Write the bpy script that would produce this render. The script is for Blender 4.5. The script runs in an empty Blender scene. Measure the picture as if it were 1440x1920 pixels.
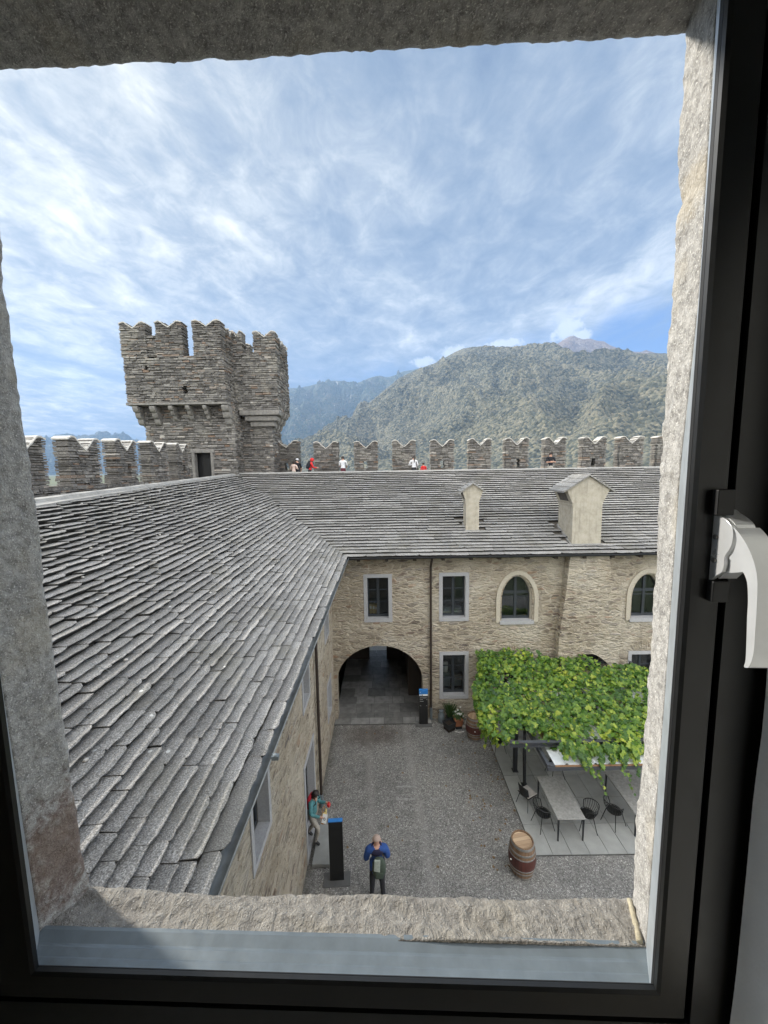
import bpy, bmesh, math, random
from mathutils import Vector, Matrix, noise
from mathutils.geometry import tessellate_polygon
R = math.radians
rnd = random.Random(7)
S = bpy.context.scene
COL = S.collection

# ------------------------------------------------------------------ camera
F, CX, CY = 721.0, 720.0, 960.0            # focal length and centre in photo pixels
PITCH, ROLL = R(6.33), R(0.9)
EYE = Vector((0, 0, 11.0))
fw = Vector((0, math.cos(PITCH), -math.sin(PITCH)))
r0 = Vector((1, 0, 0)); u0 = r0.cross(fw)
rt = r0 * math.cos(ROLL) - u0 * math.sin(ROLL)
up = u0 * math.cos(ROLL) + r0 * math.sin(ROLL)
cd = bpy.data.cameras.new('camera'); cam = bpy.data.objects.new('camera', cd); COL.objects.link(cam)
cd.sensor_fit = 'VERTICAL'; cd.sensor_height = 36; cd.lens = F / 1920 * 36
cd.clip_start = 0.01; cd.clip_end = 40000
m = Matrix((rt, up, -fw)).transposed().to_4x4(); m.translation = EYE
cam.matrix_world = m
S.camera = cam

# ------------------------------------------------------------------ light
SUN_AZ, SUN_EL = R(-63), R(27)             # from +Y, clockwise; the sun stands to the left beyond the wall
sd = Vector((math.sin(SUN_AZ) * math.cos(SUN_EL), math.cos(SUN_AZ) * math.cos(SUN_EL), math.sin(SUN_EL)))
sl = bpy.data.lights.new('sun', 'SUN'); sl.energy = 5.0; sl.angle = R(5.0); sl.color = (1, .945, .86)
so = bpy.data.objects.new('sun', sl); COL.objects.link(so)
so.rotation_euler = sd.to_track_quat('Z', 'Y').to_euler(); so.location = (-60, 30, 60)

S.view_settings.view_transform = 'Standard'; S.view_settings.look = 'None'
S.view_settings.exposure = 0.80; S.view_settings.gamma = 1
S.cycles.use_denoising = True
S.cycles.max_bounces = 8; S.cycles.diffuse_bounces = 4; S.cycles.transparent_max_bounces = 12
S.cycles.sample_clamp_indirect = 8

class NT:                                   # small node-tree writer
    def __init__(s, tree): s.t = tree; s.n = tree.nodes; s.l = tree.links
    def add(s, typ, ins=None, **props):
        n = s.n.new(typ)
        for k, v in props.items(): setattr(n, k, v)
        for k, v in (ins or {}).items():
            if isinstance(v, bpy.types.NodeSocket): s.l.new(v, n.inputs[k])
            else: n.inputs[k].default_value = v
        return n
    def math(s, op, a, b=0.0, c=0.0, clamp=False):
        n = s.n.new('ShaderNodeMath'); n.operation = op; n.use_clamp = clamp
        for i, v in enumerate((a, b, c)):
            if isinstance(v, bpy.types.NodeSocket): s.l.new(v, n.inputs[i])
            else: n.inputs[i].default_value = v
        return n.outputs[0]
    def vm(s, op, a, b=(0, 0, 0)):
        n = s.n.new('ShaderNodeVectorMath'); n.operation = op
        for i, v in enumerate((a, b)):
            if isinstance(v, bpy.types.NodeSocket): s.l.new(v, n.inputs[i])
            else: n.inputs[i].default_value = v
        return n.outputs['Value'] if op in ('DOT_PRODUCT', 'LENGTH') else n.outputs[0]
    def noise(s, vec, scale, detail=4, rough=.55, dist=0.0):
        return s.add('ShaderNodeTexNoise', {'Vector': vec, 'Scale': scale, 'Detail': detail, 'Roughness': rough, 'Distortion': dist}).outputs['Fac']
    def ramp(s, fac, stops, interp='LINEAR'):
        n = s.add('ShaderNodeValToRGB', {'Fac': fac}); cr = n.color_ramp; cr.interpolation = interp
        while len(cr.elements) > 1: cr.elements.remove(cr.elements[-1])
        for i, (p, c) in enumerate(stops):
            e = cr.elements[0] if i == 0 else cr.elements.new(p)
            e.position = p; e.color = (*c, 1) if len(c) == 3 else c
        return n.outputs['Color']
    def step(s, x, a, b):                   # smooth step from a to b
        n = s.add('ShaderNodeMapRange', {'Value': x, 'From Min': a, 'From Max': b, 'To Min': 0.0, 'To Max': 1.0}); n.interpolation_type = 'SMOOTHSTEP'
        return n.outputs[0]
    def mix(s, fac, a, b, mode='MIX'):
        n = s.n.new('ShaderNodeMix'); n.data_type = 'RGBA'; n.blend_type = mode
        for sock, v in ((n.inputs[0], fac), (n.inputs[6], a), (n.inputs[7], b)):
            if isinstance(v, bpy.types.NodeSocket): s.l.new(v, sock)
            else: sock.default_value = (*v, 1) if isinstance(v, tuple) and len(v) == 3 else v
        return n.outputs[2]

# ------------------------------------------------------------------ sky with clouds
W = bpy.data.worlds.new("World"); S.world = W; W.use_nodes = True
T = NT(W.node_tree); T.n.clear()
d = T.vm('NORMALIZE', T.add('ShaderNodeTexCoord').outputs['Generated'])
sep = T.add('ShaderNodeSeparateXYZ', {0: d})
dx, dy, dz = sep.outputs
sky = T.add('ShaderNodeTexSky', sky_type='NISHITA', sun_disc=False, sun_elevation=SUN_EL, sun_rotation=SUN_AZ % (2 * math.pi), altitude=300, air_density=1.0, dust_density=1.0).outputs[0]
zz = T.math('ADD', T.math('MAXIMUM', dz, 0.0), 0.10)
px = T.math('DIVIDE', dx, zz); py = T.math('DIVIDE', dy, zz)
P = T.add('ShaderNodeCombineXYZ', {0: px, 1: py, 2: 0.0}).outputs[0]
P2 = T.add('ShaderNodeMapping', {'Vector': P, 'Rotation': (0, 0, R(-52)), 'Scale': (1.0, .62, 1)}).outputs[0]
n1 = T.noise(P2, .95, 7, .55, .55)                            # cloud banks
n2 = T.noise(P2, 3.6, 9, .64, .5)                             # their streaks
n3 = T.noise(T.add('ShaderNodeMapping', {'Vector': P, 'Rotation': (0, 0, R(20)), 'Scale': (1.0, .8, 1)}).outputs[0], 7.5, 6, .62, .6)   # mackerel ripples
sdot = T.math('MAXIMUM', T.vm('DOT_PRODUCT', d, tuple(sd)), 0.0)
glow = T.math('POWER', sdot, 3.5)
v = T.math('ADD', T.math('MULTIPLY', n1, .52), T.math('ADD', T.math('MULTIPLY', n2, .32), T.math('MULTIPLY', n3, .28)))
v = T.math('ADD', T.math('MULTIPLY', T.math('SUBTRACT', v, .555), 3.6), .50)
v = T.math('ADD', v, T.math('MULTIPLY', glow, .14))
v = T.math('SUBTRACT', v, T.math('MULTIPLY', T.step(dx, .10, .70), .10))
cl = T.ramp(v, [(.0, (.155, .205, .30)), (.20, (.215, .27, .355)), (.38, (.285, .335, .41)), (.54, (.38, .42, .475)), (.72, (.54, .57, .595)), (.90, (.74, .75, .75)), (1.0, (.86, .86, .845))])
warm = T.mix(1.0, cl, T.ramp(glow, [(.0, (.96, .98, 1.0)), (.35, (1.08, 1.07, 1.04)), (.8, (1.4, 1.34, 1.22))]), 'MULTIPLY')
azv = T.math('ARCTAN2', dx, dy)
e0 = T.math('ADD', T.math('MULTIPLY', azv, .13), .225)
e0 = T.math('ADD', e0, T.math('MULTIPLY', T.math('SUBTRACT', n2, .5), .16))
clear = T.math('MULTIPLY', T.math('SUBTRACT', 1.0, T.step(T.math('SUBTRACT', dz, e0), -.05, .045)), T.step(azv, -.30, .02))
skyb = T.mix(1.0, sky, (.055, .085, .115), 'MULTIPLY')
blue = T.mix(.70, skyb, (.045, .175, .52))
low = T.math('MULTIPLY', T.math('SUBTRACT', 1.0, T.step(dz, .03, .19)), .55)
low = T.math('MULTIPLY', low, T.math('SUBTRACT', 1.25, v), clamp=True)
col = T.mix(low, warm, (.27, .43, .60))
col = T.mix(clear, T.mix(1.0, col, (.93, .92, .90), 'MULTIPLY'), blue)
# small cumulus caught on the summits
for px_, py_, sx_, sy_ in ((1062, 618, .040, .020), (1090, 628, .025, .012), (850, 662, .035, .016), (945, 645, .050, .010), (795, 680, .035, .012)):
    vx, vy = (px_ - CX) / F, (py_ - CY) / F; c0 = (fw + rt * vx - up * vy).normalized()
    az0, el0 = math.atan2(c0.x, c0.y), c0.z
    q = T.math('ADD', T.math('POWER', T.math('DIVIDE', T.math('SUBTRACT', azv, az0), sx_), 2.0), T.math('POWER', T.math('DIVIDE', T.math('SUBTRACT', dz, el0), sy_), 2.0))
    puff = T.noise(d, 42, 5, .6)
    k_ = T.step(T.math('ADD', q, T.math('MULTIPLY', T.math('SUBTRACT', puff, .5), 4.5)), 1.3, .1)
    col = T.mix(T.math('MULTIPLY', k_, .9), col, (.74, .77, .80))
# extra cloud brightness added out of view, overhead, behind and right, to light the courtyard
behind = T.math('ADD', T.math('MULTIPLY', T.step(dx, .72, .95), 2.0), T.math('MAXIMUM', T.math('MULTIPLY', T.step(dy, .10, -.45), 1.9), T.math('MULTIPLY', T.step(dz, .74, .95), .8)))
wh = T.ramp(v, [(.25, (.62, .62, .62)), (.60, (1.0, .97, .92))])
col = T.mix(T.math('MINIMUM', behind, 1.0), col, wh)
bk = T.math('MULTIPLY', T.math('ADD', behind, 1.0), 10.0)
col = T.mix(1.0, col, T.add('ShaderNodeCombineColor', {0: bk, 1: bk, 2: bk}).outputs[0], 'MULTIPLY')
bg = T.add('ShaderNodeBackground', {'Color': col, 'Strength': .085})
T.l.new(bg.outputs[0], T.add('ShaderNodeOutputWorld').inputs[0])

# ------------------------------------------------------------------ pixel helpers
def ray(px, py): return fw + rt * ((px - CX) / F) - up * ((py - CY) / F)
def onx(px, py, x): d = ray(px, py); return EYE + d * (x / d.x)
def ony(px, py, y): d = ray(px, py); return EYE + d * (y / d.y)
def onz(px, py, z=0.0): d = ray(px, py); return EYE + d * ((z - EYE.z) / d.z)
WN = Vector((math.sin(R(2)), math.cos(R(2)), 0)); WU = Vector((math.cos(R(2)), -math.sin(R(2)), 0))
def onw(px, py, D): d = ray(px, py); p = d * (D / d.dot(WN)); return (p.dot(WU), p.z)   # window plane: (u, height from eye)
def wp(u, D, z): return EYE + WU * u + WN * D + Vector((0, 0, z))

# ------------------------------------------------------------------ mesh builder
class MB:
    def __init__(s): s.v = []; s.f = []; s.m = []
    def add(s, vs, fs, mi=0):
        b = len(s.v); s.v += [tuple(x) for x in vs]
        for f in fs: s.f.append(tuple(i + b for i in f)); s.m.append(mi)
    def hexa(s, p, mi=0):                   # 8 corners: bottom 0-3 ccw, top 4-7
        s.add(p, [(3, 2, 1, 0), (4, 5, 6, 7), (0, 1, 5, 4), (1, 2, 6, 5), (2, 3, 7, 6), (3, 0, 4, 7)], mi)
    def box(s, a, b, mi=0):
        (x0, y0, z0), (x1, y1, z1) = a, b
        s.hexa([(x0, y0, z0), (x1, y0, z0), (x1, y1, z0), (x0, y1, z0), (x0, y0, z1), (x1, y0, z1), (x1, y1, z1), (x0, y1, z1)], mi)
    def obox(s, o, u, v, w, mi=0):          # corner and three edge vectors
        o, u, v, w = map(Vector, (o, u, v, w))
        s.hexa([o, o + u, o + u + v, o + v, o + w, o + u + w, o + u + v + w, o + v + w], mi)
    def prism(s, poly, ext, mi=0):          # closed polygon (3D points) pushed along ext
        n = len(poly); ext = Vector(ext); a = [Vector(p) for p in poly]; b = [p + ext for p in a]
        fs = [(i, (i + 1) % n, n + (i + 1) % n, n + i) for i in range(n)]
        tri = tessellate_polygon([a])
        fs += [tuple(t) for t in tri] + [tuple(n + i for i in reversed(t)) for t in tri]
        s.add(a + b, fs, mi)
    def tube(s, pts, r, n=8, mi=0, cap=True):
        pts = [Vector(p) for p in pts]; rs = r if isinstance(r, (list, tuple)) else [r] * len(pts)
        ring = []; prev = None
        for i, p in enumerate(pts):
            t = (pts[min(i + 1, len(pts) - 1)] - pts[max(i - 1, 0)])
            t = t.normalized() if t.length > 1e-9 else Vector((0, 0, 1))
            if prev is None: a = t.orthogonal().normalized()
            else: a = (prev - t * prev.dot(t)); a = a.normalized() if a.length > 1e-6 else t.orthogonal().normalized()
            prev = a; b = t.cross(a)
            ring.append([p + (a * math.cos(2 * math.pi * k / n) + b * math.sin(2 * math.pi * k / n)) * rs[i] for k in range(n)])
        vs = [q for rr in ring for q in rr]
        fs = [(i * n + k, i * n + (k + 1) % n, (i + 1) * n + (k + 1) % n, (i + 1) * n + k) for i in range(len(pts) - 1) for k in range(n)]
        if cap: fs += [tuple(reversed(range(n))), tuple((len(pts) - 1) * n + k for k in range(n))]
        s.add(vs, fs, mi)
    def lathe(s, prof, c=(0, 0, 0), n=24, mi=0, cap=True):   # (radius, z) list
        c = Vector(c)
        vs = [c + Vector((r * math.cos(2 * math.pi * k / n), r * math.sin(2 * math.pi * k / n), z)) for r, z in prof for k in range(n)]
        fs = [(i * n + k, i * n + (k + 1) % n, (i + 1) * n + (k + 1) % n, (i + 1) * n + k) for i in range(len(prof) - 1) for k in range(n)]
        if cap: fs += [tuple(reversed(range(n))), tuple((len(prof) - 1) * n + k for k in range(n))]
        s.add(vs, fs, mi)
    def ball(s, c, rx, ry, rz, n=12, m=8, mi=0):
        c = Vector(c)
        vs = [c + Vector((0, 0, -rz))]
        for i in range(1, m):
            a = -math.pi / 2 + math.pi * i / m
            vs += [c + Vector((rx * math.cos(a) * math.cos(2 * math.pi * k / n), ry * math.cos(a) * math.sin(2 * math.pi * k / n), rz * math.sin(a))) for k in range(n)]
        vs.append(c + Vector((0, 0, rz))); top = len(vs) - 1
        fs = [(0, 1 + (k + 1) % n, 1 + k) for k in range(n)]
        for i in range(m - 2): fs += [(1 + i * n + k, 1 + i * n + (k + 1) % n, 1 + (i + 1) * n + (k + 1) % n, 1 + (i + 1) * n + k) for k in range(n)]
        fs += [(1 + (m - 2) * n + k, 1 + (m - 2) * n + (k + 1) % n, top) for k in range(n)]
        s.add(vs, fs, mi)
    def panel(s, outline, holes, org, U, V, inward, depth, mi=0, rmi=None):
        """flat wall with openings: outline and holes are (u, v) loops; each opening gets a reveal going inward"""
        to3 = lambda p: Vector(org) + Vector(U) * p[0] + Vector(V) * p[1]
        loops = [[Vector((p[0], p[1], 0)) for p in outline]] + [[Vector((p[0], p[1], 0)) for p in h] for h in holes]
        flat = [p for l in loops for p in l]
        tri = tessellate_polygon(loops)
        nrm = Vector(U).cross(Vector(V)); flip = nrm.dot(Vector(inward)) > 0
        fs = []
        for t in tri:
            a, b, c = (flat[i] for i in t)
            ccw = (b - a).cross(c - a).z > 0
            fs.append(tuple(t) if ccw != flip else tuple(reversed(t)))
        s.add([to3(p) for p in flat], fs, mi)
        for h, dep in zip(holes, depth if isinstance(depth, (list, tuple)) else [depth] * len(holes)):
            a = [to3(p) for p in h]; b = [p + Vector(inward) * dep for p in a]; n = len(a)
            s.add(a + b, [(i, (i + 1) % n, n + (i + 1) % n, n + i) for i in range(n)], mi if rmi is None else rmi)
    def build(s, name, mats, parent=None, smooth=False, loc=None):
        me = bpy.data.meshes.new(name); me.from_pydata(s.v, [], s.f)
        mats = mats if isinstance(mats, (list, tuple)) else [mats]
        for mt in mats: me.materials.append(mt)
        if len(mats) > 1: me.polygons.foreach_set('material_index', s.m)
        if smooth: me.polygons.foreach_set('use_smooth', [True] * len(me.polygons))
        me.update()
        o = bpy.data.objects.new(name, me); COL.objects.link(o)
        if parent is not None: o.parent = parent
        if loc is not None: o.location = loc
        return o

def fixn(o):                                # consistent outward normals
    bm = bmesh.new(); bm.from_mesh(o.data); bmesh.ops.recalc_face_normals(bm, faces=bm.faces); bm.to_mesh(o.data); bm.free(); return o
def smooth_by_angle(o, ang=40):
    bm = bmesh.new(); bm.from_mesh(o.data)
    for f in bm.faces: f.smooth = True
    for e in bm.edges:
        if len(e.link_faces) == 2 and e.calc_face_angle(0) > R(ang): e.smooth = False
    bm.to_mesh(o.data); bm.free(); return o
def bevel(o, w, seg=2):
    mo = o.modifiers.new('bevel', 'BEVEL'); mo.width = w; mo.segments = seg; mo.limit_method = 'ANGLE'; mo.angle_limit = R(35); return o
def tag(o, label, cat, group=None):
    o['label'] = label; o['category'] = cat
    if group: o['group'] = group
    return o
def thing(name, label, cat, loc=(0, 0, 0), rz=0, group=None):
    o = bpy.data.objects.new(name, None); COL.objects.link(o); o.empty_display_size = .2
    o.location = loc; o.rotation_euler = (0, 0, rz); return tag(o, label, cat, group)
def structure(o): o['kind'] = 'structure'; return o
def dup(root, loc, rz, label, group=None):
    r = root.copy(); COL.objects.link(r); r.location = loc; r.rotation_euler = (0, 0, rz); r['label'] = label
    if group: r['group'] = group
    for ch in list(root.children):
        c = ch.copy(); COL.objects.link(c); c.parent = r
        for g in list(ch.children):
            q = g.copy(); COL.objects.link(q); q.parent = c
    return r

# ------------------------------------------------------------------ materials
def mat(name, build):
    mt = bpy.data.materials.new(name); mt.use_nodes = True
    t = NT(mt.node_tree); t.n.clear(); out = t.add('ShaderNodeOutputMaterial')
    b = t.add('ShaderNodeBsdfPrincipled'); t.l.new(b.outputs[0], out.inputs[0])
    t.b = b; t.out = out; t.co = t.add('ShaderNodeTexCoord').outputs['Object']
    t.rand = t.add('ShaderNodeNewGeometry').outputs['Random Per Island']
    build(t, b); return mt
def link(t, sock, b, name): t.l.new(sock, b.inputs[name])
def bump(t, b, h, strength, dist):
    n = t.add('ShaderNodeBump', {'Height': h, 'Strength': strength, 'Distance': dist}); t.l.new(n.outputs[0], b.inputs['Normal'])

def simple(name, c, rough=.6, metal=0.0, var=.12, scale=9.0, bmp=0.0):
    def f(t, b):
        n = t.noise(t.co, scale, 5, .6)
        a = tuple(x * (1 - var) for x in c); e = tuple(min(1, x * (1 + var)) for x in c)
        link(t, t.ramp(n, [(.3, a), (.7, e)]), b, 'Base Color')
        link(t, t.math('ADD', t.math('MULTIPLY', n, .2), rough - .1, clamp=True), b, 'Roughness'); b.inputs['Metallic'].default_value = metal
        if bmp: bump(t, b, t.noise(t.co, scale * 4, 4, .6), .6, bmp)
    return mat(name, f)

def f_granite(t, b):
    # speckled hewn gneiss with a rusty stain low on the left
    sp = t.noise(t.co, 420, 2, .6); md = t.noise(t.co, 75, 5, .65, .4); lg = t.noise(t.co, 9, 4, .55)
    vr = t.add('ShaderNodeTexVoronoi', {'Vector': t.co, 'Scale': 190.0}).outputs['Distance']
    c = t.ramp(md, [(.28, (.20, .192, .18)), (.46, (.36, .345, .322)), (.60, (.47, .453, .425)), (.75, (.60, .58, .545))])
    c = t.mix(t.step(sp, .56, .70), c, (.74, .72, .67))
    c = t.mix(t.math('MULTIPLY', t.step(vr, .30, .10), .55), c, (.14, .13, .12))
    c = t.mix(t.math('MULTIPLY', t.step(lg, .52, .66), .30), c, (.50, .44, .33))
    dist = t.add('ShaderNodeVectorMath', {0: t.co, 1: tuple(RUST)}, operation='SUBTRACT').outputs[0]
    dist = t.vm('MULTIPLY', dist, (16, 10, 8.5)); ln = t.math('ADD', t.vm('LENGTH', dist), t.math('MULTIPLY', t.math('SUBTRACT', md, .5), 1.6))
    c = t.mix(t.math('MULTIPLY', t.step(ln, 1.0, .35), .62), c, (.17, .085, .055))
    d2 = t.vm('MULTIPLY', t.add('ShaderNodeVectorMath', {0: t.co, 1: tuple(YEL)}, operation='SUBTRACT').outputs[0], (16, 14, 26))
    c = t.mix(t.math('MULTIPLY', t.step(t.math('ADD', t.vm('LENGTH', d2), t.math('MULTIPLY', t.math('SUBTRACT', md, .5), 1.2)), 1.0, .4), .35), c, (.56, .46, .30))
    link(t, c, b, 'Base Color'); b.inputs['Roughness'].default_value = .78
    bump(t, b, t.math('ADD', t.math('MULTIPLY', md, 1.0), t.math('ADD', t.math('MULTIPLY', sp, .25), t.math('MULTIPLY', t.noise(t.co, 28, 3, .6), 1.6))), .85, .006)
_p = ray(122, 1590); RUST = EYE + _p * (.51 / _p.dot(WN)); _p = ray(1288, 368); YEL = EYE + _p * (.505 / _p.dot(WN))
M_granite = mat('hewn granite', f_granite)
def f_sill(t, b):
    # weathered brown sill stone with slanting tool marks and mica glints
    rot = t.add('ShaderNodeMapping', {'Vector': t.co, 'Rotation': (0, 0, R(38)), 'Scale': (1, .45, 1)}).outputs[0]
    tool = t.noise(rot, 60, 5, .65, .6); md = t.noise(t.co, 70, 5, .7); sp = t.noise(t.co, 380, 2, .6); lg = t.noise(t.co, 7, 4, .55)
    c = t.ramp(t.math('ADD', t.math('MULTIPLY', tool, .5), t.math('MULTIPLY', md, .5)), [(.32, (.17, .155, .135)), (.48, (.30, .275, .24)), (.60, (.39, .36, .315)), (.74, (.54, .50, .44))])
    c = t.mix(t.step(sp, .63, .72), c, (.72, .69, .62)); c = t.mix(t.math('MULTIPLY', t.step(lg, .50, .66), .35), c, (.40, .345, .25))
    link(t, c, b, 'Base Color'); b.inputs['Roughness'].default_value = .7
    bump(t, b, t.math('ADD', t.math('MULTIPLY', tool, 1.4), t.math('ADD', md, t.math('MULTIPLY', sp, .3))), 1.0, .010)
M_sill = mat('weathered brown sill stone', f_sill)

def f_roof(t, b):
    sp = t.noise(t.co, 70, 3, .7); md = t.noise(t.co, 6, 5, .6); lg = t.noise(t.co, 1.1, 3, .5); gr = t.noise(t.co, 26, 4, .7)
    c = t.ramp(sp, [(.32, (.10, .098, .096)), (.47, (.23, .227, .224)), (.56, (.345, .342, .338)), (.70, (.60, .60, .59))])
    k = t.math('ADD', .76, t.math('MULTIPLY', t.rand, .42))
    k = t.math('MULTIPLY', k, t.math('ADD', .75, t.math('MULTIPLY', md, .5)))
    c = t.mix(1.0, c, t.add('ShaderNodeCombineColor', {0: t.math('MULTIPLY', k, 1.02), 1: k, 2: t.math('MULTIPLY', k, .965)}).outputs[0], 'MULTIPLY')
    c = t.mix(t.math('MULTIPLY', t.step(gr, .58, .74), .45), c, (.52, .52, .50))
    c = t.mix(t.math('MULTIPLY', t.step(lg, .50, .68), .38), c, (.20, .19, .155))
    st_ = t.noise(t.vm('MULTIPLY', t.co, (1.2, 1.2, 6)), .9, 6, .7, .8); c = t.mix(t.math('MULTIPLY', t.step(st_, .56, .72), .40), c, (.11, .108, .10))
    w = t.add('ShaderNodeTexVoronoi', {'Vector': t.co, 'Scale': 3.2}).outputs['Distance']
    c = t.mix(t.step(w, .085, .06), c, (.66, .66, .63))       # lichen spots
    link(t, c, b, 'Base Color'); b.inputs['Roughness'].default_value = .80; b.inputs['Specular IOR Level'].default_value = .3
    bump(t, b, t.math('ADD', gr, t.math('MULTIPLY', sp, .5)), .6, .012)
M_roof = mat('gneiss roof slab', f_roof)
M_roofedge = simple('shaded weathered slab edge', (.030, .029, .027), .95, var=.45, scale=14, bmp=.01)  # riser shade put into the edge colour, along with dark weathering

def f_rubble(t, b):
    # rubble masonry half covered by lime mortar
    sx = t.add('ShaderNodeSeparateXYZ', {0: t.co}).outputs
    uv = t.add('ShaderNodeCombineXYZ', {0: t.math('ADD', sx[0], sx[1]), 1: sx[2], 2: t.math('MULTIPLY', t.math('SUBTRACT', sx[0], sx[1]), .15)}).outputs[0]
    wob = t.add('ShaderNodeTexNoise', {'Vector': uv, 'Scale': 2.2, 'Detail': 4.0}).outputs['Color']
    uvd = t.vm('ADD', uv, t.vm('MULTIPLY', t.vm('SUBTRACT', wob, (.5, .5, .5)), (.28, .20, 0)))
    st = t.vm('MULTIPLY', uvd, (2.7, 8.2, 1))
    ve = t.add('ShaderNodeTexVoronoi', {'Vector': st, 'Scale': 1.0}, feature='DISTANCE_TO_EDGE').outputs['Distance']
    vc = t.add('ShaderNodeTexVoronoi', {'Vector': st, 'Scale': 1.0}); cr = t.add('ShaderNodeSeparateColor', {0: vc.outputs['Color']}).outputs
    rag = t.noise(t.vm('MULTIPLY', uvd, (6, 19, 1)), 1.0, 6, .62, .5)
    fine = t.noise(uv, 38, 4, .65); big = t.noise(uv, .55, 4, .55); mid = t.noise(uv, 2.6, 4, .6)
    mort = t.ramp(t.math('ADD', t.math('MULTIPLY', fine, .5), t.math('MULTIPLY', mid, .5)), [(.30, (.34, .285, .205)), (.50, (.475, .41, .315)), (.68, (.59, .525, .425))])
    stone = t.ramp(cr[0], [(0, (.20, .17, .135)), (.3, (.33, .28, .21)), (.55, (.42, .36, .27)), (.78, (.29, .26, .23)), (.92, (.37, .23, .14)), (1, (.16, .14, .125))])
    show = t.math('MULTIPLY', t.step(ve, .03, .12), t.step(t.math('ADD', cr[1], t.math('MULTIPLY', t.math('SUBTRACT', mid, .5), 1.5)), .48, .62))
    c = t.mix(t.math('MULTIPLY', show, .85), mort, stone)
    dark = t.math('MULTIPLY', t.math('MULTIPLY', t.step(ve, .10, .30), t.step(cr[2], .83, .90)), .8)
    c = t.mix(dark, c, (.13, .10, .08))
    c = t.mix(t.math('MULTIPLY', t.step(rag, .42, .30), .50), c, (.20, .155, .10))
    c = t.mix(t.math('MULTIPLY', t.step(big, .46, .64), .45), c, (.62, .57, .47)); c = t.mix(t.math('MULTIPLY', t.step(big, .46, .34), .30), c, (.27, .225, .16))
    run = t.noise(t.vm('MULTIPLY', uv, (5, .35, 1)), 1.0, 5, .65); c = t.mix(t.math('MULTIPLY', t.step(run, .56, .74), .35), c, (.25, .225, .185))
    c = t.mix(t.math('MULTIPLY', t.step(sx[2], 1.0, .1), .35), c, (.28, .25, .20))     # damp foot of the wall
    link(t, c, b, 'Base Color'); b.inputs['Roughness'].default_value = .9
    h = t.math('ADD', t.math('MULTIPLY', t.step(ve, .0, .22), .6), t.math('ADD', t.math('MULTIPLY', rag, 2.0), t.math('MULTIPLY', fine, .35)))
    bump(t, b, h, 1.0, .055)
M_rubble = mat('lime mortared rubble wall', f_rubble)

def f_drystone(t, b):
    fine = t.noise(t.co, 22, 5, .65); md = t.noise(t.co, 5, 4, .6)
    c = t.ramp(t.rand, [(0, (.085, .080, .075)), (.25, (.145, .136, .125)), (.5, (.21, .198, .182)), (.74, (.135, .127, .12)), (.87, (.28, .265, .24)), (.945, (.19, .125, .085)), (1, (.45, .43, .39))])
    k = t.math('ADD', .55, t.math('MULTIPLY', fine, .9))
    c = t.mix(1.0, c, t.add('ShaderNodeCombineColor', {0: k, 1: k, 2: k}).outputs[0], 'MULTIPLY')
    c = t.mix(t.math('MULTIPLY', t.step(md, .52, .68), .50), c, (.36, .34, .295)); wst = t.noise(t.co, .55, 5, .65, .4); c = t.mix(t.math('MULTIPLY', t.step(wst, .54, .66), .40), c, (.40, .375, .32)); c = t.mix(t.math('MULTIPLY', t.step(wst, .44, .34), .45), c, (.085, .078, .07))
    link(t, c, b, 'Base Color'); b.inputs['Roughness'].default_value = .9
    bump(t, b, t.math('ADD', fine, md), .9, .06)
M_dry = mat('layered fortress stone', f_drystone)
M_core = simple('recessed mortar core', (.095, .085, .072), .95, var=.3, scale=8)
M_cap = simple('weathered coping mortar', (.52, .50, .46), .85, var=.2, scale=12, bmp=.01)
M_ridge = simple('cement ridge cap', (.29, .285, .27), .85, var=.22, scale=7, bmp=.012)
M_corbel = simple('corbel stone', (.205, .195, .178), .85, var=.3, scale=6, bmp=.02)
def f_plaster(t, b):
    n = t.noise(t.co, 5, 6, .65); st = t.noise(t.vm('MULTIPLY', t.co, (9, 9, .8)), 1.0, 5, .65); sp = t.noise(t.co, 60, 3, .6)
    c = t.ramp(n, [(.3, (.35, .315, .25)), (.55, (.45, .41, .33)), (.75, (.50, .46, .39))]); c = t.mix(t.math('MULTIPLY', t.step(st, .50, .70), .5), c, (.24, .22, .185)); c = t.mix(t.math('MULTIPLY', t.step(sp, .58, .70), .3), c, (.28, .25, .20))
    link(t, c, b, 'Base Color'); b.inputs['Roughness'].default_value = .92; bump(t, b, t.math('ADD', n, sp), .6, .015)
M_plaster = mat('weathered chimney plaster', f_plaster)
M_frame_stone = simple('sawn grey window stone', (.36, .36, .365), .75, var=.14, scale=30, bmp=.003)
M_gothic = simple('pale dressed stone', (.45, .405, .325), .8, var=.16, scale=20, bmp=.004)
M_sash = simple('charcoal window paint', (.030, .036, .042), .45)
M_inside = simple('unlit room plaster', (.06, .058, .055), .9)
M_black = simple('black powder coat', (.010, .010, .010), .5, var=.1)
M_blackframe = simple('black window paint', (.006, .0063, .006), .40, var=.25, scale=60)
M_gutter = simple('weathered zinc', (.21, .225, .225), .5, .25, var=.25, scale=7)
M_pipe = simple('brown painted pipe', (.035, .024, .018), .5, var=.25)
M_darkpipe = simple('dark gutter metal', (.03, .033, .037), .45, .3)
M_wood_dark = simple('old rafter wood', (.05, .038, .028), .85)
M_steel = simple('dark steel', (.022, .024, .027), .5, .3)
M_greysteel = simple('grey steel beam', (.075, .08, .09), .5, .3)
M_galv = simple('galvanised steel', (.18, .21, .226), .45, .25, var=.15, scale=24)
M_alu = simple('pale window aluminium', (.42, .46, .49), .4, .35, var=.15, scale=40)
M_rubber = simple('black gasket', (.008, .008, .008), .6)
M_handle = simple('worn silver handle', (.72, .73, .73), .30, .45, var=.05, scale=30)
M_whitewall = simple('white room plaster', (.78, .79, .77), .9, var=.04, scale=14, bmp=.006)
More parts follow.
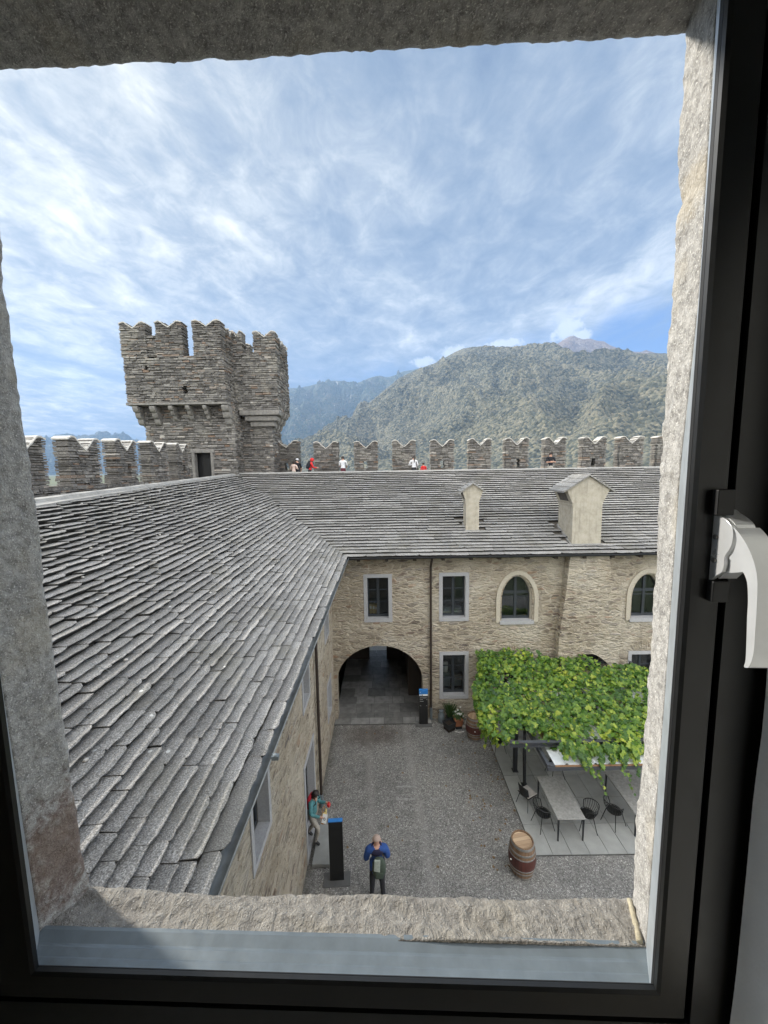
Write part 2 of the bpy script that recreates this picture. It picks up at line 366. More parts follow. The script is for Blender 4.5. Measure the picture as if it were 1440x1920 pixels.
M_roomfloor = simple('room floor boards', (.20, .14, .09), .6)
M_blue = simple('blue sign face', (.03, .20, .55), .4)
M_white = simple('white print', (.80, .80, .78), .5, var=.03)
M_terra = simple('terracotta', (.36, .15, .075), .8)
M_hoop = simple('barrel hoop iron', (.22, .215, .20), .45, .55, var=.3, scale=18)
M_soil = simple('potting soil', (.03, .022, .016), .95)
M_table = simple('stone table top', (.30, .295, .28), .6, var=.25, scale=14, bmp=.003)
M_cushion = simple('pale seat pad', (.40, .37, .345), .85)
M_sheet = simple('white roofing sheet', (.70, .72, .72), .45, var=.08)
M_brownedge = simple('brown sheet edge', (.30, .17, .09), .6)
M_boulder = simple('pale pebble stone', (.36, .34, .31), .85, var=.2)
M_binder = simple('cream ring binder', (.62, .47, .22), .6)
M_greybox = simple('grey storage carton', (.20, .235, .25), .7)

def f_stave(t, b):
    s = t.add('ShaderNodeSeparateXYZ', {0: t.co}).outputs
    a = t.math('ARCTAN2', s[1], s[0]); k = t.math('FLOOR', t.math('MULTIPLY', a, 3.8))
    v = t.add('ShaderNodeTexWhiteNoise', {'W': k}, noise_dimensions='1D').outputs['Value']
    g = t.noise(t.vm('MULTIPLY', t.co, (26, 26, 2.2)), 1.0, 5, .6)
    mid = t.step(t.math('ABSOLUTE', t.math('SUBTRACT', s[2], .46)), .20, .17)   # wine-red painted middle
    wood = t.ramp(t.math('ADD', t.math('MULTIPLY', v, .4), t.math('MULTIPLY', g, .6)), [(.2, (.115, .065, .036)), (.8, (.25, .155, .09))])
    red = t.ramp(t.math('ADD', t.math('MULTIPLY', v, .4), t.math('MULTIPLY', g, .6)), [(.2, (.050, .014, .010)), (.8, (.12, .036, .026))])
    c = t.mix(mid, wood, red)
    j = t.step(t.math('ABSOLUTE', t.math('SUBTRACT', t.math('FRACT', t.math('MULTIPLY', a, 3.8)), .5)), .44, .49)
    c = t.mix(t.math('MULTIPLY', j, .7), c, (.02, .012, .008))
    link(t, c, b, 'Base Color'); b.inputs['Roughness'].default_value = .6
M_stave = mat('barrel staves', f_stave)
def f_head(t, b):
    s = t.add('ShaderNodeSeparateXYZ', {0: t.co}).outputs
    k = t.math('FLOOR', t.math('MULTIPLY', s[1], 9.5))
    v = t.add('ShaderNodeTexWhiteNoise', {'W': k}, noise_dimensions='1D').outputs['Value']
    g = t.noise(t.vm('MULTIPLY', t.co, (3, 34, 8)), 1.0, 5, .6)
    c = t.ramp(t.math('ADD', t.math('MULTIPLY', v, .5), t.math('MULTIPLY', g, .5)), [(.2, (.30, .195, .115)), (.8, (.58, .43, .28))])
    j = t.step(t.math('ABSOLUTE', t.math('SUBTRACT', t.math('FRACT', t.math('MULTIPLY', s[1], 9.5)), .5)), .46, .49)
    link(t, t.mix(t.math('MULTIPLY', j, .7), c, (.06, .035, .02)), b, 'Base Color'); b.inputs['Roughness'].default_value = .7
M_head = mat('barrel head boards', f_head)

def f_gravel(t, b):
    v = t.add('ShaderNodeTexVoronoi', {'Vector': t.co, 'Scale': 42.0, 'Randomness': 1.0})
    r = t.add('ShaderNodeSeparateColor', {0: v.outputs['Color']}).outputs[0]
    lg = t.noise(t.co, .45, 5, .6); md = t.noise(t.co, 2.2, 5, .65); n = t.noise(t.co, 60, 3, .6)
    c = t.ramp(r, [(0, (.118, .116, .111)), (.35, (.187, .184, .177)), (.7, (.258, .254, .245)), (.94, (.355, .35, .34)), (1, (.55, .54, .53))])
    c = t.mix(1.0, c, t.ramp(t.math('ADD', t.math('MULTIPLY', lg, .55), t.math('MULTIPLY', md, .45)), [(.32, (.62, .61, .60)), (.5, (.95, .94, .92)), (.68, (1.18, 1.15, 1.08))]), 'MULTIPLY')
    c = t.mix(t.math('MULTIPLY', t.step(md, .36, .28), .45), c, (.075, .068, .058))
    s = t.add('ShaderNodeSeparateXYZ', {0: t.co}).outputs
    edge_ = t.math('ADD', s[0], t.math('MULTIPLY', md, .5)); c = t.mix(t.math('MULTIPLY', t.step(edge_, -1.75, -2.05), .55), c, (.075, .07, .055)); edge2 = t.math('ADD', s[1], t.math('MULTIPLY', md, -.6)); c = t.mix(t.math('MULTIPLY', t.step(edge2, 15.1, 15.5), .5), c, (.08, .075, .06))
    trk = t.math('ABSOLUTE', t.math('SUBTRACT', t.math('ABSOLUTE', t.math('SUBTRACT', t.math('SUBTRACT', s[0], .35), t.math('MULTIPLY', t.math('SUBTRACT', s[1], 9.0), -.06))), .78)); c = t.mix(t.math('MULTIPLY', t.step(t.math('ADD', trk, t.math('MULTIPLY', md, .35)), .42, .16), .38), c, (.30, .29, .27))
    wet = t.vm('LENGTH', t.vm('MULTIPLY', t.vm('SUBTRACT', t.co, (-.6, 14.9, 0)), (.55, 1.1, 1)))   # damp earth before the archway
    c = t.mix(t.math('MULTIPLY', t.step(t.math('ADD', wet, t.math('MULTIPLY', md, .9)), 1.5, .7), .6), c, (.075, .055, .045))
    link(t, c, b, 'Base Color'); b.inputs['Roughness'].default_value = .9
    h = t.math('SUBTRACT', 1.0, v.outputs['Distance'])
    bump(t, b, t.math('ADD', h, t.math('MULTIPLY', n, .4)), .9, .02)
M_gravel = mat('grey courtyard gravel', f_gravel)

def f_slab(t, b):
    n = t.noise(t.co, 3, 5, .6); f = t.noise(t.co, 60, 3, .6)
    k = t.math('ADD', t.math('ADD', .80, t.math('MULTIPLY', t.rand, .22)), t.math('MULTIPLY', t.math('SUBTRACT', n, .5), .5))
    c = t.mix(1.0, (.33, .335, .32), t.add('ShaderNodeCombineColor', {0: k, 1: k, 2: k}).outputs[0], 'MULTIPLY')
    c = t.mix(t.math('MULTIPLY', t.step(f, .6, .75), .25), c, (.16, .16, .15))
    link(t, c, b, 'Base Color'); b.inputs['Roughness'].default_value = .65
    bump(t, b, f, .3, .002)
M_slab = mat('pale concrete paving', f_slab)
M_joint = simple('dark paving joint', (.05, .05, .047), .95)
def f_flag(t, b):
    n = t.noise(t.co, 4, 5, .6); f = t.noise(t.co, 45, 4, .65)
    k = t.math('ADD', .55, t.math('MULTIPLY', t.rand, .7))
    c = t.mix(1.0, t.ramp(n, [(.3, (.15, .148, .142)), (.7, (.28, .275, .262))]), t.add('ShaderNodeCombineColor', {0: k, 1: k, 2: k}).outputs[0], 'MULTIPLY')
    link(t, c, b, 'Base Color'); b.inputs['Roughness'].default_value = .5; bump(t, b, f, .5, .004)
M_flag = mat('worn flagstone', f_flag)

def f_clear(t, b):
    for l in list(t.out.inputs[0].links): t.l.remove(l)
    t.n.remove(b); tr = t.add('ShaderNodeBsdfTransparent', {'Color': (.97, .975, .97, 1)}); t.l.new(tr.outputs[0], t.out.inputs[0])
M_clear = mat('clear window glass', f_clear)
def f_pane(t, b):
    tr = t.add('ShaderNodeBsdfTransparent', {'Color': (.80, .85, .85, 1)}); gl = t.add('ShaderNodeBsdfGlossy', {'Roughness': .03, 'Color': (.9, .95, 1, 1)})
    fr = t.add('ShaderNodeFresnel', {'IOR': 1.6}); mx = t.add('ShaderNodeMixShader', {0: t.math('ADD', fr.outputs[0], .05, clamp=True), 1: tr.outputs[0], 2: gl.outputs[0]})
    t.l.new(mx.outputs[0], t.out.inputs[0])
M_pane = mat('dark window glass', f_pane)

def f_leaf(t, b):
    n = t.noise(t.co, .9, 5, .65)
    v = t.math('ADD', t.math('MULTIPLY', t.rand, .58), t.math('MULTIPLY', t.math('SUBTRACT', n, .22), .66))
    c = t.ramp(v, [(.10, (.030, .085, .018)), (.30, (.060, .145, .023)), (.52, (.125, .235, .033)), (.68, (.235, .345, .048)), (.82, (.50, .55, .09)), (.94, (.52, .46, .09)), (1, (.32, .19, .06))])
    link(t, c, b, 'Base Color'); b.inputs['Roughness'].default_value = .42
    tl = t.add('ShaderNodeBsdfTranslucent', {'Color': t.mix(1.0, c, (1.6, 1.5, .9), 'MULTIPLY')})
    mx = t.add('ShaderNodeMixShader', {0: .42, 1: b.outputs[0], 2: tl.outputs[0]}); t.l.new(mx.outputs[0], t.out.inputs[0])
M_leaf = mat('vine leaf', f_leaf)
M_vinewood = simple('vine stem bark', (.09, .065, .04), .9)
def f_plant(t, b):
    link(t, t.ramp(t.rand, [(0, (.02, .05, .015)), (1, (.07, .13, .03))]), b, 'Base Color'); b.inputs['Roughness'].default_value = .5
M_plant = mat('potted plant leaf', f_plant)

def f_forest(cols, rock, scale, rockamt):
    def f(t, b):
        co = t.co
        tr = t.add('ShaderNodeTexVoronoi', {'Vector': co, 'Scale': 1 / (15.0 * scale)})
        r = t.add('ShaderNodeSeparateColor', {0: tr.outputs['Color']}).outputs[0]
        lg = t.noise(co, .0016, 6, .6, .6); md = t.noise(co, .012, 6, .68); 
        v = t.math('ADD', t.math('MULTIPLY', r, .44), t.math('ADD', t.math('MULTIPLY', lg, .46), t.math('MULTIPLY', md, .34))); v = t.math('SUBTRACT', v, .09)
        c = t.ramp(v, [(.32, cols[0]), (.47, cols[1]), (.61, cols[2]), (.78, cols[3])])
        rk = t.noise(t.vm('MULTIPLY', co, (1, 1, .35)), .0085, 7, .72)
        c = t.mix(t.step(rk, rockamt, rockamt + .05), c, rock)
        link(t, c, b, 'Base Color'); b.inputs['Roughness'].default_value = .95
        h = t.math('ADD', t.math('SUBTRACT', 1.0, tr.outputs['Distance']), t.math('MULTIPLY', md, 1.5))
        bump(t, b, h, 1.0, 14.0 * scale)
    return f
M_forest = mat('wooded mountain side', f_forest([(.030, .035, .022), (.074, .077, .048), (.132, .127, .082), (.20, .18, .118)], (.42, .39, .35), 1.0, .70))
M_far = mat('far wooded ridge', f_forest([(.02, .04, .02), (.04, .06, .03), (.07, .08, .04), (.11, .10, .07)], (.38, .36, .34), 2.0, .62))
M_peak = mat('bare brown summit', f_forest([(.10, .062, .035), (.16, .10, .06), (.20, .14, .09), (.26, .20, .15)], (.36, .30, .26), 2.0, .60))
M_valley = simple('valley fields', (.06, .08, .035), .95, var=.5, scale=.01)

# clothes and skin
M_skin = simple('skin', (.52, .30, .21), .55, var=.08)
def cloth(n, c, v=.18): return simple(n, c, .85, var=v, scale=22)
M_bluejkt = cloth('blue jacket', (.022, .07, .25)); M_navy = cloth('navy trousers', (.016, .020, .045)); M_darktr = cloth('dark trousers', (.02, .02, .024))
M_teal = cloth('teal pullover', (.095, .265, .28)); M_beige = cloth('beige trousers', (.42, .385, .33)); M_red = cloth('red nylon', (.50, .022, .04)); M_redj = cloth('red jacket', (.60, .03, .03))
M_shoe = cloth('grey shoe', (.05, .05, .05)); M_whitecl = cloth('white shirt', (.72, .72, .74), .06); M_blackcl = cloth('black shirt', (.014, .015, .02)); M_cream = cloth('cream blouse', (.60, .46, .40)); M_wine = cloth('dark red skirt', (.10, .02, .03))
M_olive = cloth('olive pack', (.055, .075, .055)); M_sage = cloth('pale sage pack flap', (.34, .38, .33)); M_dhood = cloth('dark hood lining', (.02, .018, .05))
M_hair = simple('dark brown hair', (.022, .014, .011), .6, var=.3, scale=60); M_greyhair = simple('cropped grey hair', (.40, .30, .25), .7, var=.2, scale=80)
M_orange = cloth('orange bag', (.46, .21, .05)); M_yel = cloth('yellow cloth', (.60, .48, .20))
# ================================================================== ground and terrain
g = MB()
NX = 60
for (a, b_) in ((0, 0),):
    g.add([(-9000, -3000, -.03), (9000, -3000, -.03), (9000, 12000, -.03), (-9000, 12000, -.03)], [(0, 1, 2, 3)])
structure(g.build('ground', M_valley))
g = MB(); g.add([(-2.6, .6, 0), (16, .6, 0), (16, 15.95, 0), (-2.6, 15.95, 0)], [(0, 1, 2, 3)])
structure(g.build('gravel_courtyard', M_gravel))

rs = random.Random(3)
g = MB()                                     # paved terrace: slabs with open joints on a dark bed
TX0, TX1, TY0, TY1 = 4.12, 11.6, 9.77, 15.6
g.box((TX0, TY0, .004), (TX1, TY1, .028), 1)
ys = [9.77, 10.72, 11.67, 12.62, 13.57, 14.52, 15.6]
x = TX0; col_i = 0
while x < TX1 - .1:
    for j in range(6):
        z = .05 + rs.uniform(-.002, .002)
        g.box((x + .006, ys[j] + .007, .03), (x + .522, ys[j + 1] - .007, z), 0)
    x += .53
structure(g.build('paved_terrace', [M_slab, M_joint]))

g = MB(); g.box((-3, 22.1, .0), (3, 26.0, .03)); structure(g.build('whitened_lane_paving', M_whitewall))  # added paving, whitened to stand in for daylight beyond the archway
# stone paving of the archway
g = MB(); g.box((-2.3, 15.55, .004), (1.95, 22.1, .022), 1)
y = 15.56; k = 0
while y < 22.0:
    h = .42 if k == 0 else (.36 if k == 1 else rs.uniform(.55, .85)); x = -2.29
    while x < 1.9:
        w = rs.uniform(.55, 1.0); x2 = min(x + w, 1.93)
        g.box((x + .006, y + .006, .024), (x2 - .006, y + h - .006, .046 + rs.uniform(-.003, .003)), 0); x = x2
    y += h; k += 1
structure(g.build('archway_paving', [M_flag, M_joint]))
g = MB(); g.box((-2.16, 9.55, .0), (-1.67, 10.75, .12))
tag(bevel(g.build('door_step', M_slab), .012), 'flat grey stone step laid in the gravel at the side door', 'step')
for i, yy in enumerate((12.26, 11.75)):
    g = MB(); x0 = .27 if i == 0 else .25
    for q in range(9): g.box((x0 + q * .072, yy - .035 + rs.uniform(-.012, .012), .002), (x0 + q * .072 + .0715, yy + .03 + rs.uniform(-.012, .012), .012))
    tag(g.build('kerb_strip', M_ridge), ['farther of two pale strips set in the gravel', 'nearer of two pale strips set in the gravel'][i], 'stone strip', 'pale strips in the gravel')

# mountains: terrain built as ridges rising from a foot line to a crest
def mountain(name, crest, rad, foot, mt, n_az, n_r, rough, back=1.25, seed=0.0, spur=1.0):
    pts = []
    for px_, py_ in crest:
        d = ray(px_, py_); az = math.atan2(d.x, d.y); te = d.z / math.hypot(d.x, d.y); pts.append((az, te))
    a0, a1 = pts[0][0], pts[-1][0]
    def te_at(a):
        for (p, q), (r_, s_) in zip(pts, pts[1:]):
            if p <= a <= r_: return q + (s_ - q) * (a - p) / (r_ - p)
        return pts[-1][1] if a > a1 else pts[0][1]
    vs = []; off = Vector((seed * 17.3, seed * 5.1, seed))
    for i in range(n_az + 1):
        a = a0 + (a1 - a0) * i / n_az; te = te_at(a)
        rc = rad(a) if callable(rad) else rad; rf = foot(a) if callable(foot) else foot
        hc = te * rc + 11
        for j in range(n_r + 1):
            t = j / n_r * 1.18
            if t <= 1: r_ = rf + (rc - rf) * t; h = hc * (t ** 1.15)
            else: r_ = rc + (rc - rf) * (t - 1) * 1.6; h = hc * (1 - (t - 1) * 1.1)
            x, y = r_ * math.sin(a), r_ * math.cos(a)
            env = max(0.0, min(1, t * 4)) * (1 - .93 * math.exp(-((t - 1) / .10) ** 2))
            q = Vector((x, y, 0)) * .0011 + off
            nn = noise.ridged_multi_fractal(q + Vector((noise.noise(q * 2), noise.noise(q * 2 + Vector((5, 5, 5))), 0)) * .35, .95, 2.1, 5, 1.0, 2.0) - 1.1
            fine = noise.fractal(Vector((x, y, 0)) * .011 + off, .9, 2.2, 5)
            trees = noise.noise(Vector((x, y, h * .6)) * .045) * 9 + noise.noise(Vector((x, y, h * .6)) * .11) * 6
            h2 = h + env * (nn * 230 * spur + fine * 18 * rough) + (trees * rough) * (.25 if t > .9 else 1) * min(1, t * 5)
            vs.append((x, y, max(h2, -40)))
    me = bpy.data.meshes.new(name); w = n_r + 1
    me.from_pydata(vs, [], [(i * w + j, (i + 1) * w + j, (i + 1) * w + j + 1, i * w + j + 1) for i in range(n_az) for j in range(n_r)])
    me.materials.append(mt); me.polygons.foreach_set('use_smooth', [True] * len(me.polygons))
    o = bpy.data.objects.new(name, me); COL.objects.link(o); return structure(o)

main = [(430, 905), (500, 875), (548, 848), (575, 832), (621, 807), (658, 782), (700, 748), (748, 706), (785, 690), (817, 680), (845, 664), (869, 652), (890, 649), (912, 648), (945, 651), (975, 651), (1028, 652), (1060, 659), (1081, 662), (1133, 666), (1181, 662), (1239, 664), (1300, 668), (1420, 690), (1600, 740)]
mountain('mountain', main, 4300, lambda a: 1500 + 500 * math.cos(a * 3), M_forest, 520, 190, 1.0, seed=1.0)
far = [(380, 800), (470, 745), (505, 733), (540, 730), (570, 724), (595, 720), (615, 716), (632, 714), (658, 719), (685, 711), (711, 705), (727, 707), (743, 702), (760, 695), (790, 690), (830, 700), (880, 720)]
mountain('far_mountain', far, 9000, 5600, M_far, 200, 90, 1.8, seed=4.0, spur=2.2)
peak = [(940, 700), (985, 672), (1010, 660), (1033, 648), (1048, 640), (1060, 635), (1068, 630), (1075, 628), (1083, 632), (1095, 636), (1107, 633), (1120, 637), (1133, 640), (1145, 648), (1160, 654), (1180, 659), (1200, 658), (1212, 654), (1222, 658), (1234, 664), (1300, 690)]
mountain('bare_summit', peak, 8600, 5600, M_peak, 160, 80, 1.5, seed=7.0, spur=1.6)
farl = [(-120, 850), (20, 838), (60, 834), (96, 829), (130, 824), (165, 819), (203, 815), (232, 819), (262, 827), (320, 822), (420, 815), (520, 820), (600, 840)]
mountain('distant_ridge', farl, 10800, 8000, M_far, 150, 50, 1.8, seed=11.0, spur=1.6)

# ================================================================== stacked stone masonry
def stack(mb, rg, o, u, n, th, prof, z0, z1, hr=(.05, .13), lr=(.12, .50), jit=.05, mi=0, ci=1, endj=.05, vert=None):
    """courses of flat stones: o corner, u along the wall, n outward, th thickness; prof(z) gives the spans of a course"""
    o, u, n = Vector(o), Vector(u).normalized(), Vector(n).normalized(); up_ = Vector((0, 0, 1))
    z = z0
    while z < z1 - .02:
        h = min(rg.uniform(*hr), z1 - z)
        if z1 - z - h < .04: h = z1 - z
        for (a, b_) in prof(z + h * .5):
            if b_ - a < .03: continue
            c = o + u * (a + .05) - n * (th - .05) + up_ * z
            if b_ - a > .16: mb.obox(c, u * (b_ - a - .10), n * (th - .10), up_ * (h + .004), ci)
            xx = a - rg.uniform(-.01, endj); e = b_ + rg.uniform(-.01, endj)
            while xx < e - .01:
                l = rg.uniform(*lr)
                if e - xx - l < lr[0] * .7: l = e - xx
                hh = h * rg.uniform(.66, 1.02); pr = rg.uniform(-.012, jit)
                gap = .008
                def cor(du, f, dz): return o + u * (xx + du) + n * f + up_ * (z + dz)
                j = lambda s_: rg.uniform(-s_, s_)
                fr, bk = pr, (-(th) - rg.uniform(-.012, jit) if th < .7 else -.16)
                p = [cor(gap + j(.008), fr + j(.012), .003 + abs(j(.010))), cor(l - gap + j(.008), fr + j(.012), .003 + abs(j(.010))), cor(l - gap, bk, .003), cor(gap, bk, .003),
                     cor(gap + j(.02), fr + j(.016) - .012, hh + j(.014)), cor(l - gap + j(.02), fr + j(.016) - .012, hh + j(.014)), cor(l - gap, bk, hh), cor(gap, bk, hh)]
                mb.hexa(p, mi); xx += l
        z += h

def m_top(w, H, dip, half=.30):
    return lambda s_: H - dip * max(0.0, 1 - abs(s_ - w / 2) / (w * half)) ** .85 - .06 * max(0, 1 - min(s_, w - s_) / .12)
def merlon(parent, o, u, n, w, z0, H, th, seed, dip=.42, hole=None, name='merlon', cap=True, mats=None):
    rg = random.Random(seed); top = m_top(w, H, dip); mb = MB(); hw = w * .30
    def prof(z):
        if z <= H - dip: sp = [(0, w)]
        else:
            k = ((H - z) / dip) ** (1 / .85); gp = hw * (1 - k); sp = [(0, w / 2 - gp), (w / 2 + gp, w)]
        if hole and hole[2] < z < hole[3]:
            sp2 = []
            for a, b_ in sp: sp2 += [(a, hole[0]), (hole[1], b_)]
            sp = sp2
        return sp
    stack(mb, rg, o, u, n, th, prof, z0, H - .05, hr=(.05, .12), lr=(.14, .48), jit=.04)
    if cap:
        o_, u_, n_ = Vector(o), Vector(u).normalized(), Vector(n).normalized(); N = 18; vs = []
        for i in range(N + 1):
            s_ = -.025 + (w + .05) * i / N; zt = top(min(max(s_, 0), w)) + rg.uniform(-.01, .012)
            b = o_ + u_ * s_
            vs += [b + n_ * .03 + Vector((0, 0, zt - .055)), b + n_ * .035 + Vector((0, 0, zt)), b - n_ * (th + .03) + Vector((0, 0, zt)), b - n_ * (th + .03) + Vector((0, 0, zt - .055))]
        fs = []
        for i in range(N):
            for k in range(4): fs.append((i * 4 + k, i * 4 + (k + 1) % 4, (i + 1) * 4 + (k + 1) % 4, (i + 1) * 4 + k))
        fs += [(3, 2, 1, 0), (N * 4, N * 4 + 1, N * 4 + 2, N * 4 + 3)]
        mb.add(vs, fs, 2)
    return mb.build(name, mats or [M_dry, M_core, M_cap], parent)

# far curtain wall behind the courtyard wing
YM = 24.3
cw = thing('curtain_wall', 'long battlemented curtain wall with swallowtail merlons in front of the green mountain', 'castle wall', (4, YM, 0))
mb = MB()
mb.box((-6.2, YM + .05, 0), (-1.3, YM + .75, 10.84), 1); mb.box((.6, YM + .05, 0), (17, YM + .75, 10.84), 1); mb.box((-1.3, YM + .05, 3.4), (.6, YM + .75, 10.84), 1)  # hidden gateway opening added to let daylight into the lane
stack(mb, random.Random(5), (-6.2, YM, 0), (1, 0, 0), (0, -1, 0), .8, lambda z: [(0, 23.2)], 10.1, 10.9)
inv = Matrix.Translation((-4, -YM, 0))
def localise(o, root):                       # keep the world place when the thing's Empty is not at the origin
    o.matrix_parent_inverse = Matrix.Translation(root.location).inverted(); return o
localise(mb.build('parapet', [M_dry, M_core], cw), cw)
for xa_, xb_ in ((-5.8, -2.1), (1.1, 17)):  # gap added in the hidden walk so sky light reaches the lane
    mb = MB(); mb.box((xa_, 23.0, 9.85), (xb_, YM + .05, 10.15)); localise(mb.build('wall_walk', M_ridge, cw), cw)
spans = [(513, 560, 826), (588, 634, 828), (664, 708, 827), (736, 779, 825), (808, 851, 824), (880, 921, 822), (948, 991, 821), (1022, 1061, 820), (1093, 1136, 819), (1162, 1206, 818), (1232, 1276, 817)]
holes = {0: 537, 2: 685, 4: 830, 6: 971, 8: 1112}
for i, (a, b_, t_) in enumerate(spans):
    A = ony(a, 850, YM); B = ony(b_, 850, YM); H = ony((a + b_) / 2, t_, YM).z + .02; w = B.x - A.x
    hole = None
    if i in holes: c = ony(holes[i], 868, YM).x - A.x; hole = (c - .13, c + .13, 11.05, 11.50)
    localise(merlon(cw, (A.x, YM, 0), (1, 0, 0), (0, -1, 0), w, 10.86, H, .62, 100 + i, hole=hole), cw)

# left curtain wall
XL = -10.4
lw = thing('curtain_wall', 'short battlemented wall along the left roof ridge leading up to the tower', 'castle wall', (XL, 14, 0))
mb = MB(); mb.box((XL - .6, 5, 0), (XL - .05, 21.8, 10.55), 1)
for y0 in (5,):
    stack(mb, random.Random(6), (XL, y0, 0), (0, 1, 0), (1, 0, 0), .65, lambda z: [(0, 16.7)], 9.9, 10.62)
localise(mb.build('parapet', [M_dry, M_core], lw), lw)
mb = MB(); mb.box((XL, 5, 9.6), (-8.3, 21.9, 10.02)); localise(mb.build('wall_walk', M_ridge, lw), lw)
for i, (ya, yb, H) in enumerate([(8.3, 9.75, 12.10), (10.6, 12.0, 12.17), (12.9, 14.3, 12.27), (15.15, 16.4, 12.36), (17.35, 18.75, 12.44), (19.55, 20.75, 12.5)]):
    hole = (.6, .85, 10.9, 11.35) if i in (3, 5) else None
    localise(merlon(lw, (XL, ya, 0), (0, 1, 0), (1, 0, 0), yb - ya, 10.58, H, .5, 200 + i, hole=hole), lw)

# ================================================================== watch tower
tw = thing('watch_tower', 'tall brown stone watch tower with overhanging battlements at the corner of the walls', 'tower', (-10, 23, 0))
def T_(o): return localise(o, tw)
YB1, YB2 = 21.8, 23.0                        # front planes of the shaft (left half, right half)
xa = ony(276, 830, YB1).x; xb = ony(441, 830, YB1).x; xc = ony(511, 830, YB2).x
ZS = ony(330, 775, YB1).z                    # top of the shaft
mb = MB()
dx0, dx1 = ony(366, 870, YB1).x - xa, ony(396, 870, YB1).x - xa; dz1 = ony(380, 849, YB1).z
def pf(z):
    return [(0, dx0 - .12), (dx1 + .12, xb - xa)] if z < dz1 + .02 else [(0, xb - xa)]
mb.box((xa + .1, YB1 + .45, 0), (xb - .1, 25.0, ZS + 1.0), 1)
stack(mb, random.Random(11), (xa, YB1, 0), (1, 0, 0), (0, -1, 0), 1.0, pf, 9.8, ZS + .8, hr=(.05, .15), lr=(.12, .55))
stack(mb, random.Random(12), (xb, YB1, 0), (0, 1, 0), (1, 0, 0), 1.0, lambda z: [(0, YB2 - YB1 + .1)], 9.8, ZS + .8)
mb.box((xb - .5, YB2 + .15, 0), (xc - .15, 25.0, ZS + .8), 1)
stack(mb, random.Random(13), (xb, YB2, 0), (1, 0, 0), (0, -1, 0), 1.0, lambda z: [(0, xc - xb)], 9.8, ZS + .8, hr=(.05, .15), lr=(.12, .55))
stack(mb, random.Random(14), (xc, YB2, 0), (0, 1, 0), (1, 0, 0), 1.0, lambda z: [(0, 2)], 9.8, ZS + .8)
stack(mb, random.Random(15), (xa, 25.0, 0), (0, -1, 0), (-1, 0, 0), 1.0, lambda z: [(0, 25.0 - YB1)], 9.8, ZS + .8)
T_(mb.build('tower_shaft', [M_dry, M_core], tw))
# doorway
mb = MB(); xd0, xd1 = xa + dx0, xa + dx1
mb.box((xd0 - .16, YB1 - .04, 9.8), (xd0, YB1 + .3, dz1)); mb.box((xd1, YB1 - .04, 9.8), (xd1 + .16, YB1 + .3, dz1)); mb.box((xd0 - .22, YB1 - .05, dz1), (xd1 + .22, YB1 + .3, dz1 + .18))
T_(bevel(mb.build('door_frame', M_corbel, tw), .015))
mb = MB(); mb.box((xd0 - .1, YB1 + .40, 9.8), (xd1 + .1, YB1 + .44, dz1 + .05)); T_(mb.build('doorway', M_black, tw))

# overhanging battlement storey
YT1 = 21.2; YT2 = 22.5
ZC = ony(330, 755, YT1).z
xt0 = ony(238, 750, YT1).x; xt1 = ony(424, 750, YT1).x; xt2 = ony(521, 750, YT2).x
zc1 = ony(350, 667, YT1).z                   # crenel floor, left face
zc2 = ony(462, 662, YT2).z
ztop = ony(300, 603, YT1).z
yk = 25.2
mb = MB()
hx, hz0, hz1 = ony(284, 660, YT1).x - xt0, ony(284, 671, YT1).z, ony(284, 648, YT1).z
hx2, hz2 = ony(274, 690, YT1).x - xt0, ony(274, 690, YT1).z
hx3, hz3 = ony(347, 731, YT1).x - xt0, ony(347, 731, YT1).z
def pf(z):
    sp = [(0, xt1 - xt0)]
    for c, hw, a, b_ in ((hx, .27, hz0, hz1 + .05), (hx2, .11, hz2 - .16, hz2 + .16), (hx3, .13, hz3 - .18, hz3 + .18)):
        if a < z < b_: sp = [q for s_ in sp for q in ([(s_[0], c - hw), (c + hw, s_[1])] if s_[0] < c < s_[1] else [s_])]
    return sp
TH = .62
LX = xt1 - xt0
# left block: front and right side; right block: front and right side; left and back sides
def zpf(z): return pf(z)
stack(mb, random.Random(21), (xt0, YT1, 0), (1, 0, 0), (0, -1, 0), TH, zpf, ZC, zc1, hr=(.05, .14), lr=(.12, .5))
stack(mb, random.Random(22), (xt1, YT1 + .05, 0), (0, 1, 0), (1, 0, 0), TH, lambda z: [(0, YT2 - YT1 + .3)], ZC, zc1, hr=(.05, .14), lr=(.12, .5))
stack(mb, random.Random(23), (xt1 - .1, YT2, 0), (1, 0, 0), (0, -1, 0), TH, lambda z: [(0, xt2 - xt1 + .1)], ZC - .25, zc2, hr=(.05, .14), lr=(.12, .5))
stack(mb, random.Random(24), (xt2, YT2 + .05, 0), (0, 1, 0), (1, 0, 0), TH, lambda z: [(0, yk - YT2)], ZC - .3, zc2, hr=(.05, .14), lr=(.12, .5))
stack(mb, random.Random(25), (xt0, yk, 0), (0, -1, 0), (-1, 0, 0), TH, lambda z: [(0, yk - YT1 - .1)], ZC, zc1, hr=(.05, .14), lr=(.12, .5))
mb.box((xt0 + .1, yk - .6, ZC), (xt2 - .1, yk, zc1), 1)
mb.box((xt0 + .1, YT1 + .55, ZC - .02), (xt1 - .1, yk - .2, ZC + .3), 1); mb.box((xt1 - .2, YT2 + .5, ZC - .1), (xt2 - .1, yk - .2, ZC + .3), 1)
T_(mb.build('battlement_storey', [M_dry, M_core], tw))
